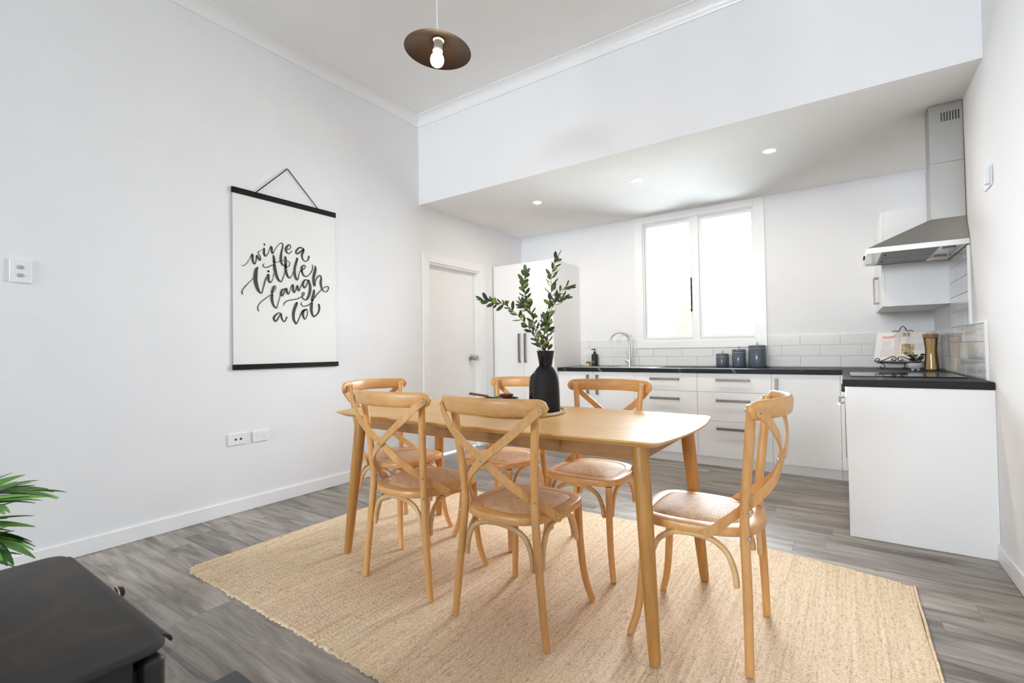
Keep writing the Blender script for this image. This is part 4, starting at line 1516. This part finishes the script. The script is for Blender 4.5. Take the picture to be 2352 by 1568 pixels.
def branch(label, pts, n_leaf, n_olive, twigs=(), start=0.16):
    t = thing('olive_branch', label, 'branch', O0, 'olive branches in the black vase')
    allp = [catmull([P2(*p) for p in pts], 8)] + [catmull([P2(*p) for p in tw], 8) for tw in twigs]
    for i, c in enumerate(allp):
        m = len(c)
        st = G().tube(c, [(0.0026 if i == 0 else 0.0016) * (1 - 0.55 * k / m) for k in range(m)], 7).obj('stem', 'twig', t)
    for i, c in enumerate(allp):
        cnt = n_leaf if i == 0 else max(6, n_leaf // 4)
        for k in range(cnt):
            s = (start + (1 - start) * (k + 0.5) / cnt) if i == 0 else (0.25 + 0.75 * (k + 0.5) / cnt)
            j = min(int(s * (len(c) - 1)), len(c) - 2)
            p = c[j].lerp(c[j + 1], s * (len(c) - 1) - j)
            tg = (c[j + 1] - c[j]).normalized()
            side = BR if abs(tg.dot(BR)) < 0.8 else UPV
            a = k * 2.4 + rb.uniform(-0.5, 0.5)
            n1 = tg.cross(BF).normalized()
            out = n1 * math.cos(a) + tg.cross(n1) * math.sin(a) * 0.8
            if k >= cnt - 2:
                dr = tg + out * 0.35
            else:
                dr = tg * rb.uniform(0.5, 0.95) + out * rb.uniform(0.8, 1.0)
            put('leaf', leaf_data[rb.choice((0, 1, 1, 2, 2, 3))], t, p, dr, rb.uniform(-1.2, 1.2))
        if i == 0:
            for k in range(n_olive):
                s = 0.30 + 0.62 * (k + rb.uniform(0.2, 0.8)) / n_olive
                j = min(int(s * (len(c) - 1)), len(c) - 2)
                sgn = -1 if k % 2 else 1
                dirv = (BR * sgn * 0.8 + UPV * rb.uniform(-0.1, 0.8) - BF * rb.uniform(0.2, 0.7)).normalized()
                o = bpy.data.objects.new('olive', olive_data)
                COL.objects.link(o)
                o.parent = t
                o.location = c[j] + dirv * 0.004 - ROOT[t.name]
                o.rotation_euler = dirv.to_track_quat('Z', 'Y').to_euler()
    return t


branch('olive branch leaning furthest left out of the vase towards the door', [(-0.012, -0.20, 0.0), (-0.012, -0.02, -0.005), (-0.060, 0.085, -0.015), (-0.125, 0.170, -0.03), (-0.205, 0.243, -0.04), (-0.270, 0.258, -0.05), (-0.325, 0.272, -0.055)], 34, 7)
branch('olive branch rising in the middle left of the vase', [(-0.005, -0.20, 0.008), (-0.004, -0.01, 0.01), (-0.045, 0.09, 0.03), (-0.066, 0.19, 0.045), (-0.093, 0.27, 0.04), (-0.110, 0.35, 0.03), (-0.097, 0.42, 0.03)], 40, 7,
       [[(-0.068, 0.20, 0.045), (-0.10, 0.24, 0.055), (-0.120, 0.262, 0.06)], [(-0.04, 0.08, 0.03), (-0.02, 0.13, 0.0), (0.0, 0.17, -0.02)]])
branch('tallest olive branch rising on the right of the vase', [(0.012, -0.20, -0.006), (0.014, -0.01, -0.005), (0.010, 0.10, -0.02), (0.020, 0.20, -0.03), (0.032, 0.30, -0.03), (0.036, 0.40, -0.035), (0.062, 0.49, -0.03)], 44, 7,
       [[(0.018, 0.19, -0.03), (0.045, 0.25, -0.05), (0.060, 0.29, -0.055), (0.095, 0.325, -0.06), (0.125, 0.335, -0.06)], [(0.022, 0.20, -0.03), (0.06, 0.26, -0.01), (0.105, 0.285, 0.0)]])
branch('short leafy olive branch in front of the other branches in the vase mouth', [(0.006, -0.20, -0.014), (0.002, -0.01, -0.016), (-0.02, 0.06, -0.045), (0.012, 0.12, -0.06), (0.000, 0.16, -0.065)], 20, 3)

# ------------------------------------------------------------------ things on the worktop
for x, y, r, h, lab in ((2.565, 5.290, 0.062, 0.118, 'smallest of three slate-blue lidded canisters under the window'),
                        (2.722, 5.285, 0.064, 0.160, 'middle slate-blue lidded canister under the window'),
                        (2.892, 5.275, 0.081, 0.198, 'tallest slate-blue lidded canister under the window edge')):
    t = thing('canister', lab, 'canister', (x, y, BT), 'canisters on the worktop')
    G().lathe([(0.001, 0.0008), (r - 0.008, 0.0008), (r - 0.002, 0.006), (r, 0.016), (r, h - 0.012), (r - 0.004, h - 0.004), (r - 0.004, h), (0.001, h)], (x, y, BT), 36).obj('jar', 'canister', t)
    lid = G().lathe([(0.001, h + 0.0004), (r - 0.002, h + 0.0004), (r + 0.0015, h + 0.004), (r + 0.0015, h + 0.010), (r - 0.006, h + 0.021), (r * 0.6, h + 0.025), (0.001, h + 0.026)], (x, y, BT), 36).obj('lid', 'canister', t)
    G().lathe([(r - 0.0005, h - 0.010), (r + 0.0005, h - 0.009), (r - 0.001, h - 0.0075), (r - 0.0025, h - 0.0085)], (x, y, BT), 36, cap=False).obj('rim_line', 'ceramic', t)
    lp = [(x - 0.004, y, BT + h + 0.024), (x - 0.005, y - 0.002, BT + h + 0.036), (x + 0.002, y - 0.004, BT + h + 0.050), (x + 0.010, y - 0.004, BT + h + 0.046), (x + 0.008, y - 0.002, BT + h + 0.034), (x + 0.004, y, BT + h + 0.024)]
    lo = G().tube(catmull(lp, 4), 0.0028, 7).obj('lid_loop', 'leather', lid)
    lo['label'] = 'tan leather loop'

x, y = 1.092, 5.372
t = thing('soap_dispenser', 'black pump soap bottle left of the tap', 'bottle', (x, y, BT))
G().lathe([(0.001, 0.0008), (0.036, 0.0008), (0.038, 0.004), (0.038, 0.128), (0.034, 0.142), (0.018, 0.150), (0.014, 0.154), (0.001, 0.154)], (x, y, BT), 28).obj('bottle_body', 'black_matte', t)
p = G().lathe([(0.001, 0.1542), (0.0155, 0.1542), (0.0155, 0.172), (0.006, 0.175), (0.005, 0.200), (0.001, 0.2005)], (x, y, BT), 18)
p.tube([(x + 0.014, y, BT + 0.2035), (x - 0.006, y, BT + 0.205), (x - 0.034, y - 0.006, BT + 0.201), (x - 0.038, y - 0.007, BT + 0.194)], [0.006, 0.007, 0.0055, 0.004], 10)
p.obj('pump', 'black_matte', t)
g = G()
for k in range(4):
    g.box(x - 0.014, y - 0.0388, BT + 0.032 + k * 0.010, x + 0.014 - 0.004 * (k % 2), y - 0.0381, BT + 0.035 + k * 0.010)
g.obj('printed_label', 'grey_plastic', t, smooth=False)
x, y = 1.005, 5.365
t = thing('dish_brush', 'small cream dish brush with a brown wooden top beside the soap bottle', 'brush', (x, y, BT))
G().lathe([(0.001, 0.0008), (0.024, 0.0008), (0.021, 0.032), (0.001, 0.032)], (x, y, BT), 22).obj('bristles', 'cream', t)
G().lathe([(0.001, 0.0323), (0.027, 0.0323), (0.028, 0.040), (0.024, 0.052), (0.012, 0.056), (0.001, 0.056)], (x, y, BT), 22).obj('brush_top', 'cork', t)

# hob
HBX0, HBX1, HBY0, HBY1 = 3.628, 4.186, 3.815, 4.335
t = thing('induction_hob', 'black glass hob set in the short end of the worktop', 'hob', (3.9, 4.07, BT))
G().rings([[(px_, py_, BT + 0.0006) for px_, py_ in rrect(HBX0, HBY0, HBX1, HBY1, 0.008)], [(px_, py_, BT + 0.0065) for px_, py_ in rrect(HBX0, HBY0, HBX1, HBY1, 0.008)]]).obj('hob_glass', 'black_glass', t, bevel=0.001)
g = G()
for cx_, cy_, r in ((3.77, 3.95, 0.075), (3.77, 4.20, 0.09), (4.04, 3.95, 0.09), (4.04, 4.20, 0.075)):
    g.lathe([(r - 0.0012, 0.0066), (r, 0.0066), (r, 0.0069), (r - 0.0012, 0.0069), (r - 0.0012, 0.0066)], (cx_, cy_, BT), 40, cap=False)
g.obj('cooking_zone_marks', 'grey_plastic', t, smooth=False)

# recipe book on a scrolled iron stand
SXc, SYc = 3.975, 5.17
U = Vector((0.94, -0.34, 0)).normalized()       # along the stand
Bk = Vector((0.34, 0.94, 0)).normalized()       # towards the wall


def SP(u, b, z):
    return Vector((SXc, SYc, BT)) + U * u + Bk * b + Vector((0, 0, z))


st = thing('book_stand', 'black wrought-iron scroll stand holding an open recipe book', 'stand', (SXc, SYc, BT))


def scroll(u0, z0, r, turns, sgn, b=0.0, start=0.0):
    pts = []
    for k in range(int(14 * turns) + 1):
        a = start + 2 * PI * k / 14 * sgn
        rr_ = r * (0.25 + 0.75 * k / (14 * turns))
        pts.append(SP(u0 + rr_ * math.cos(a), b, z0 + rr_ * math.sin(a)))
    return pts


ir = 0.0036
g = G()
for s in (-1, 1):
    g.tube(catmull([SP(s * 0.145, -0.028, 0.056), SP(s * 0.155, -0.040, 0.072), SP(s * 0.142, -0.040, 0.088), SP(s * 0.122, -0.040, 0.082), SP(s * 0.128, -0.040, 0.070), SP(s * 0.138, -0.040, 0.074)], 4), ir, 7)
    g.tube(catmull([SP(s * 0.118, -0.038, 0.062), SP(s * 0.075, -0.038, 0.083), SP(s * 0.035, -0.038, 0.104), SP(s * 0.010, -0.038, 0.098), SP(s * 0.008, -0.038, 0.076), SP(s * 0.030, -0.038, 0.070), SP(s * 0.036, -0.038, 0.084), SP(s * 0.024, -0.038, 0.088)], 4), ir, 7)
    g.tube(catmull([SP(s * 0.142, -0.028, 0.056), SP(s * 0.100, -0.028, 0.040), SP(s * 0.088, -0.030, 0.018), SP(s * 0.104, -0.030, 0.0055), SP(s * 0.120, -0.030, 0.012), SP(s * 0.114, -0.030, 0.022)], 4), ir, 7)
g.tube([SP(-0.145, -0.032, 0.057), SP(0.145, -0.032, 0.057)], ir, 7)
g.tube([SP(-0.135, 0.012, 0.050), SP(0.135, 0.012, 0.050)], ir, 7)
for q in range(-4, 5):
    g.tube([SP(q * 0.031, -0.032, 0.057), SP(q * 0.031, 0.012, 0.050)], ir * 0.8, 6)
g.obj('front_ledge', 'iron', st)
g = G()
for s in (-1, 1):
    g.tube([SP(s * 0.085, 0.012, 0.050), SP(s * 0.085, 0.112, 0.300)], ir, 7)
g.tube([SP(-0.085, 0.112, 0.300), SP(0.085, 0.112, 0.300)], ir, 7)
g.tube(catmull([SP(-0.085, 0.112, 0.300), SP(-0.060, 0.118, 0.322), SP(-0.028, 0.120, 0.320), SP(-0.015, 0.122, 0.345), SP(0.0, 0.124, 0.362), SP(0.018, 0.122, 0.345), SP(0.028, 0.120, 0.322), SP(0.060, 0.118, 0.322), SP(0.085, 0.112, 0.300)], 5), ir, 7)
g.obj('back_frame', 'iron', st)
g = G().tube(catmull([SP(0.0, 0.112, 0.298), SP(0.0, 0.135, 0.15), SP(0.0, 0.148, 0.006)], 6), ir, 7)
g.tube([SP(-0.02, 0.148, 0.0045), SP(0.02, 0.148, 0.0045)], ir, 7)
g.obj('rear_prop', 'iron', st)
# the book: two page blocks lying back against the frame
bk = thing('recipe_book', 'open recipe book leaning on the black iron stand', 'book', SP(0, -0.02, 0.06))
lean = (SP(0, 0.112, 0.300) - SP(0, 0.012, 0.050)).normalized()
nrm_ = U.cross(lean).normalized()
if nrm_.y > 0:
    nrm_ = -nrm_
base0 = SP(0, 0.006, 0.0600) + nrm_ * 0.006


def page_pt(u, h, t_):
    cur = 0.016 * math.sin(min(1.0, abs(u) / 0.07) * PI) * (1 if abs(u) < 0.07 else 0) - 0.010 * max(0, 1 - abs(u) / 0.03)
    return base0 + U * u + lean * h + nrm_ * (t_ + cur)


PHH, PWW = 0.262, 0.172
for s, nm in ((-1, 'left_pages'), (1, 'right_pages')):
    g = G()
    rings = []
    for k in range(11):
        u = s * (0.0015 + (PWW - 0.0015) * k / 10)
        rings.append([page_pt(u, 0.0, 0.002), page_pt(u, 0.0, 0.014), page_pt(u, PHH, 0.014), page_pt(u, PHH, 0.002)])
    g.rings(rings)
    po = g.obj('pages', 'page', bk, angle=40)
    pp = G()

    def patch(u0, u1, h0, h1, t_=0.0145, q=None):
        q = q or pp
        n_ = max(2, int(abs(u1 - u0) / 0.012) + 1)
        q.rings([[page_pt(u0 + (u1 - u0) * k / n_, h0, t_), page_pt(u0 + (u1 - u0) * k / n_, h1, t_)] for k in range(n_ + 1)], cap=False, closed=False)
    if s < 0:
        for a, b_, h in ((-0.128, -0.028, 0.218), (-0.128, -0.034, 0.206)):
            u = a
            rl = random.Random(int(h * 1000))
            while u < b_:
                w_ = rl.uniform(0.004, 0.009)
                patch(u, min(u + w_, b_), h, h + 0.0072)
                u += w_ + 0.0016
        pp.obj('red_heading', 'red_ink', po, smooth=False)
        pp = G()
        rl = random.Random(3)
        for k in range(22):
            h = 0.190 - k * 0.0072
            if k in (1, 11):
                continue
            u = -0.125 if k < 12 else -0.130
            u = -0.145 if k == 0 else u
            e_ = -0.03 if k == 0 else (-0.060 + rl.uniform(-0.02, 0.015) if k < 11 else -0.036 + rl.uniform(-0.01, 0.004))
            while u < e_:
                w_ = rl.uniform(0.005, 0.013)
                patch(u, min(u + w_, e_), h, h + 0.0022, q=pp)
                u += w_ + 0.002
        pp.obj('recipe_text', 'grey_ink', po, smooth=False)
    else:
        patch(0.014, 0.062, 0.212, 0.252)
        pp.obj('food_photo', 'food', po, smooth=False)
        pp = G()
        patch(0.014, 0.098, 0.055, 0.150, q=pp)
        pp.obj('food_photo', 'food', po, smooth=False)
        pp = G()
        for k in range(5):
            patch(0.075, 0.16 - 0.01 * (k % 3), 0.150 - k * 0.012, 0.1525 - k * 0.012, q=pp)
        pp.obj('recipe_text', 'grey_ink', po, smooth=False)
g = G()
g.rings([[page_pt(-PWW - 0.004, -0.003, 0.0), page_pt(-PWW - 0.004, PHH + 0.003, 0.0), page_pt(-PWW - 0.004, PHH + 0.003, 0.0017), page_pt(-PWW - 0.004, -0.003, 0.0017)],
         [page_pt(-0.10, -0.003, 0.0), page_pt(-0.10, PHH + 0.003, 0.0), page_pt(-0.10, PHH + 0.003, 0.0017), page_pt(-0.10, -0.003, 0.0017)],
         [page_pt(0.10, -0.003, 0.0), page_pt(0.10, PHH + 0.003, 0.0), page_pt(0.10, PHH + 0.003, 0.0017), page_pt(0.10, -0.003, 0.0017)],
         [page_pt(PWW + 0.004, -0.003, 0.0), page_pt(PWW + 0.004, PHH + 0.003, 0.0), page_pt(PWW + 0.004, PHH + 0.003, 0.0017), page_pt(PWW + 0.004, -0.003, 0.0017)]])
g.obj('cover', 'cream', bk, smooth=False)

# little plant in a footed bowl
x, y = 4.052, 4.86
t = thing('potted_plant', 'small green plant in a pale footed bowl beside the recipe book', 'plant', (x, y, BT))
g = G()
for k in range(4):
    a = PI / 4 + k * PI / 2
    g.lathe([(0.001, 0.0006), (0.006, 0.0012), (0.0075, 0.006), (0.006, 0.012), (0.001, 0.014)], (x + 0.024 * math.cos(a), y + 0.024 * math.sin(a), BT), 10)
g.lathe([(0.001, 0.011), (0.026, 0.012), (0.040, 0.024), (0.046, 0.042), (0.0475, 0.058), (0.045, 0.0585), (0.043, 0.046), (0.001, 0.044)], (x, y, BT), 30)
g.obj('bowl', 'ceramic', t)
G().lathe([(0.001, 0.047), (0.0435, 0.047), (0.040, 0.054), (0.02, 0.058), (0.001, 0.059)], (x, y, BT), 20).obj('soil', 'soil', t)
rp = random.Random(21)
pl = make_leaf_mesh(0.044, 0.0155, 0.15, 0.3)
o = pl.obj('leaf', 'plant_leaf')
pl_data = o.data
bpy.data.objects.remove(o)
for k in range(6):
    a = k * 1.1
    tip = Vector((x + 0.045 * math.cos(a), y + 0.035 * math.sin(a), BT + rp.uniform(0.115, 0.165)))
    c = catmull([(x, y, BT + 0.052), (x + 0.012 * math.cos(a), y + 0.012 * math.sin(a), BT + 0.085), tip], 5)
    G().tube(c, 0.0016, 6).obj('stem', 'twig', t)
    for j in range(5):
        p = c[4 + int(j * 1.3)] if 4 + int(j * 1.3) < len(c) else c[-1]
        aa = a + rp.uniform(-1.6, 1.6)
        put('leaf', pl_data, t, p, (math.cos(aa), math.sin(aa), rp.uniform(-0.25, 0.5)), rp.uniform(-0.4, 0.4))

# spaghetti jar
x, y = 4.160, 4.975
t = thing('pasta_jar', 'waisted glass jar of spaghetti with a wooden lid', 'jar', (x, y, BT))
pj = [(0.001, 0.001), (0.042, 0.001), (0.046, 0.006), (0.045, 0.03), (0.036, 0.12), (0.035, 0.16), (0.042, 0.235), (0.045, 0.255)]
gm = M('clear_jar_glass')
trn = gm.n('ShaderNodeBsdfTransparent')
trn.inputs[0].default_value = (0.93, 0.95, 0.94, 1)
glo = gm.n('ShaderNodeBsdfGlossy')
glo.inputs['Roughness'].default_value = 0.03
mxs = gm.n('ShaderNodeMixShader')
frn = gm.n('ShaderNodeFresnel')
gm.l(frn.outputs[0], mxs.inputs[0]); gm.l(trn.outputs[0], mxs.inputs[1]); gm.l(glo.outputs[0], mxs.inputs[2])
gm.l(mxs.outputs[0], gm.nt.nodes['Material Output'].inputs['Surface'])
G().lathe(pj, (x, y, BT), 32, cap=False).obj('jar_glass', gm.m, t)
G().lathe([(0.001, 0.252), (0.043, 0.252), (0.0485, 0.2555), (0.0485, 0.282), (0.046, 0.285), (0.001, 0.285)], (x, y, BT), 30).obj('lid', 'cork', t)
g = G()
rp = random.Random(8)
for k in range(90):
    a, r = rp.uniform(0, 2 * PI), math.sqrt(rp.uniform(0, 1))
    a2 = a + rp.uniform(0.5, 1.3)
    p0 = Vector((x + 0.040 * r * math.cos(a), y + 0.040 * r * math.sin(a), BT + 0.004))
    p1 = Vector((x + 0.0275 * r * math.cos(a + 0.45), y + 0.0275 * r * math.sin(a + 0.45), BT + 0.135))
    p2 = Vector((x + 0.034 * r * math.cos(a + 0.9), y + 0.034 * r * math.sin(a + 0.9), BT + rp.uniform(0.236, 0.246)))
    g.tube([p0, p1, p2], 0.0019, 5)
g.obj('spaghetti', 'pasta', t, kind='stuff')

# ------------------------------------------------------------------ wood stove on slate hearth tiles
SX0, SX1, SYb, SYf, SZ = 2.105, 2.705, -0.22, 0.318, 0.680
hx0, hx1, hy1 = 1.792, 3.02, 0.843
hearth = thing('hearth', 'dark slate hearth tiles on the floor under the black stove', 'hearth', (2.4, 0.3, 0))
tw = (hx1 - hx0) / 4
for i in range(4):
    for j in range(4):
        G().box(hx0 + i * tw + 0.0015, hy1 - (j + 1) * tw + 0.0015, 0.0008, hx0 + (i + 1) * tw - 0.0015, hy1 - j * tw - 0.0015, 0.012).obj('tile', 'slate', hearth, bevel=0.0015)
stv = thing('wood_stove', 'rusty black steel wood stove in the near left corner', 'stove', (2.4, 0.05, 0.012))
rg = []
for d, z in ((0.004, SZ - 0.012), (0.0, SZ - 0.009), (0.0, SZ - 0.004), (0.004, SZ)):
    rg.append([(px_, py_, z) for px_, py_ in rrect(SX0 + d, SYb + d, SX1 + d * 0 - d, SYf - d, 0.032, 6)])
tp = G().rings(rg).obj('top_plate', 'stove', stv, angle=50)
# rolled lip along the front and right edges
g = G()
lip = []
for k in range(7):
    a = PI / 2 * k / 6
    lip.append((0.016 * math.sin(a), -0.016 * (1 - math.cos(a))))
pr_ = [(u, z) for u, z in lip] + [(u - 0.004 * math.sin(PI / 2 * k / 6) * 1.0, z - 0.004 * math.cos(PI / 2 * k / 6)) for k, (u, z) in reversed(list(enumerate(lip)))]
g.rings([[(xx, SYf - 0.004 + u, SZ - 0.0005 + z) for u, z in pr_] for xx in (SX0 + 0.034, SX1 - 0.03)])
g.obj('front_lip', 'stove', stv, angle=50)
bx0, bx1, by0, by1 = SX0 + 0.014, SX1 - 0.012, SYb + 0.03, 0.272
G().box(bx0, by0, 0.14, bx1, by1, SZ - 0.0125).obj('firebox', 'black_matte', stv, bevel=0.004)
for xa in (bx0, bx1 - 0.034):
    for ya in (by0, by1 - 0.034):
        G().box(xa, ya, 0.0125, xa + 0.034, ya + 0.034, 0.1395).obj('leg', 'black_matte', stv, bevel=0.003)
for xx in (bx1 + 0.0005, bx0 - 0.0085):
    G().box(xx, by0 + 0.03, 0.20, xx + 0.008, by1 - 0.035, SZ - 0.038).obj('side_panel', 'black_matte', stv, bevel=0.004)
G().box(bx0 + 0.02, by1 + 0.0005, 0.18, bx1 - 0.02, by1 + 0.0095, SZ - 0.04).obj('door_seal', 'black_hole', stv)
dr = G().box(bx0 + 0.002, by1 + 0.010, 0.17, bx1 + 0.006, 0.3135, SZ - 0.021).obj('door', 'stove_door', stv, bevel=0.011, seg=4)
G().box(bx0 + 0.10, 0.3138, 0.26, bx1 - 0.10, 0.317, SZ - 0.13).obj('door_glass', 'black_glass', dr, bevel=0.001)
kx, ky, kz = 2.125, 0.3137, 0.552
hd = G()
hd.tube([(kx + 0.05, ky + 0.0, kz), (kx + 0.02, ky + 0.04, kz), (kx + 0.0, ky + 0.075, kz)], [0.007, 0.007, 0.008], 10)
hd.obj('door_handle', 'steel', dr)
kn = G()
ka = Vector((kx + 0.0, ky + 0.075, kz))
kd_ = Vector((-0.12, 0.99, 0.05)).normalized()
kn.tube([ka, ka + kd_ * 0.004, ka + kd_ * 0.012, ka + kd_ * 0.024, ka + kd_ * 0.034, ka + kd_ * 0.038], [0.008, 0.014, 0.017, 0.0165, 0.012, 0.004], 18)
kn.obj('handle_knob', 'black_glass', dr)
kr = G()
for q in (0.012, 0.019):
    kr.tube([ka + kd_ * q, ka + kd_ * (q + 0.003)], [0.0176, 0.0174], 18)
kr.obj('knob_band', plain('brass_band', (0.7, 0.5, 0.28), 0.25, 1.0), dr)
G().cyl((2.40, -0.05, SZ + 0.0005), (2.40, -0.05, ZC - 0.001), 0.075, n=32).obj('flue_pipe', 'black_matte', stv)

# ------------------------------------------------------------------ palm beside the stove
fx, fy = 1.00, 0.09
t = thing('potted_palm', 'green palm in a pot at the left edge behind the black stove', 'plant', (fx, fy, 0))
G().lathe([(0.001, 0.0008), (0.10, 0.0008), (0.105, 0.006), (0.135, 0.26), (0.14, 0.265), (0.14, 0.285), (0.128, 0.285), (0.122, 0.25), (0.001, 0.245)], (fx, fy, 0), 32).obj('pot', 'ceramic', t)
G().lathe([(0.001, 0.247), (0.118, 0.247), (0.118, 0.258), (0.001, 0.262)], (fx, fy, 0), 24).obj('soil', 'soil', t)
pm = []
for L, w_ in ((0.20, 0.0185), (0.175, 0.0175), (0.14, 0.0150)):
    g = G()
    N = 8
    rings = []
    for k in range(N + 1):
        s = k / N
        ww = w_ * max(0.03, (math.sin(PI * min(0.98, 0.12 + 0.88 * s)) ** 0.7))
        z = -0.18 * L * s * s
        rings.append([(s * L, -ww, z + 0.35 * ww), (s * L, 0, z), (s * L, ww, z + 0.35 * ww), (s * L, ww, z + 0.35 * ww - 0.0008), (s * L, 0, z - 0.0008), (s * L, -ww, z + 0.35 * ww - 0.0008)])
    g.rings(rings)
    o = g.obj('leaflet', 'palm_leaf')
    pm.append(o.data)
    bpy.data.objects.remove(o)
rp = random.Random(2)
# azimuth (0 = +x), reach, tip height above the floor, arch
for az, reach, zt_, zm in ((0.80, 0.31, 0.64, 0.60), (0.95, 0.29, 0.50, 0.53), (0.66, 0.30, 0.40, 0.46), (0.50, 0.27, 0.54, 0.54), (1.5, 0.32, 0.62, 0.60), (2.6, 0.34, 0.60, 0.62), (3.7, 0.34, 0.60, 0.62), (4.9, 0.30, 0.62, 0.62)):
    dv = Vector((math.cos(az), math.sin(az), 0))
    b0 = Vector((fx, fy, 0.255)) + dv * 0.015
    c = catmull([b0, b0 + dv * reach * 0.22 + Vector((0, 0, (zm - 0.255) * 0.75)), b0 + dv * reach * 0.6 + Vector((0, 0, zm - 0.255 + 0.03)), b0 + dv * reach + Vector((0, 0, zt_ - 0.255))], 8)
    fr = G().tube(c, [0.0045 * (1 - 0.75 * k / len(c)) + 0.0006 for k in range(len(c))], 7).obj('frond', 'palm_leaf', t)
    n_ = 11
    for k in range(n_):
        s = 0.36 + 0.64 * k / (n_ - 1)
        j = min(int(s * (len(c) - 1)), len(c) - 2)
        p, tg = c[j], (c[j + 1] - c[j]).normalized()
        sd = tg.cross(Vector((0, 0, 1))).normalized()
        for q in ((-1, 1) if k < n_ - 1 else (0,)):
            spread = 0.95 - 0.55 * s
            put('leaflet', pm[0 if s < 0.75 else 1 if s < 0.92 else 2], fr, p, tg * (1 - 0.35 * spread) + sd * q * spread + Vector((0, 0, 0.12)), rp.uniform(-0.4, 0.4))

# ------------------------------------------------------------------ garden seen through the kitchen window
def shrub(label, x, y, z0, rx, rz, n, seed, trunk=None, mat='shrub_leaf'):
    t = thing('garden_shrub', label, 'shrub', (x, y, -0.349), 'shrubs outside the kitchen window')
    r_ = random.Random(seed)
    g = G()
    for k in range(n):
        while True:
            p = Vector((r_.uniform(-1, 1), r_.uniform(-1, 1), r_.uniform(-1, 1)))
            if 0.3 < p.length < 1:
                break
        p = Vector((x + p.x * rx, y + p.y * rx, z0 + p.z * rz))
        d = Vector((r_.uniform(-1, 1), r_.uniform(-1, 1), r_.uniform(-0.6, 0.6))).normalized()
        s = d.cross(Vector((r_.uniform(-1, 1), r_.uniform(-1, 1), 1))).normalized()
        L, w_ = r_.uniform(0.09, 0.15), r_.uniform(0.02, 0.035)
        g.add([p, p + d * L * 0.5 + s * w_, p + d * L, p + d * L * 0.5 - s * w_], [(0, 1, 2, 3)])
    g.obj('foliage', mat, t, smooth=False, kind='stuff')
    g = G()
    for k in range(5):
        a = k * 1.26
        g.tube([(x + 0.03 * math.cos(a), y + 0.03 * math.sin(a), -0.3495), (x + rx * 0.3 * math.cos(a), y + rx * 0.3 * math.sin(a), z0 - rz * 0.3), (x + rx * 0.5 * math.cos(a), y + rx * 0.5 * math.sin(a), z0 + rz * 0.3)], [0.03, 0.018, 0.008], 7)
    g.obj('trunk', 'twig', t)


shrub('yellow-green tree outside the left window sash', 1.15, 9.6, 1.50, 0.42, 0.55, 900, 1)
shrub('low distant shrub outside the right window sash, left one', 0.9, 13.4, 1.42, 0.55, 0.42, 700, 2)
shrub('low distant shrub outside the right window sash, right one', 1.95, 14.0, 1.38, 0.6, 0.42, 700, 3)
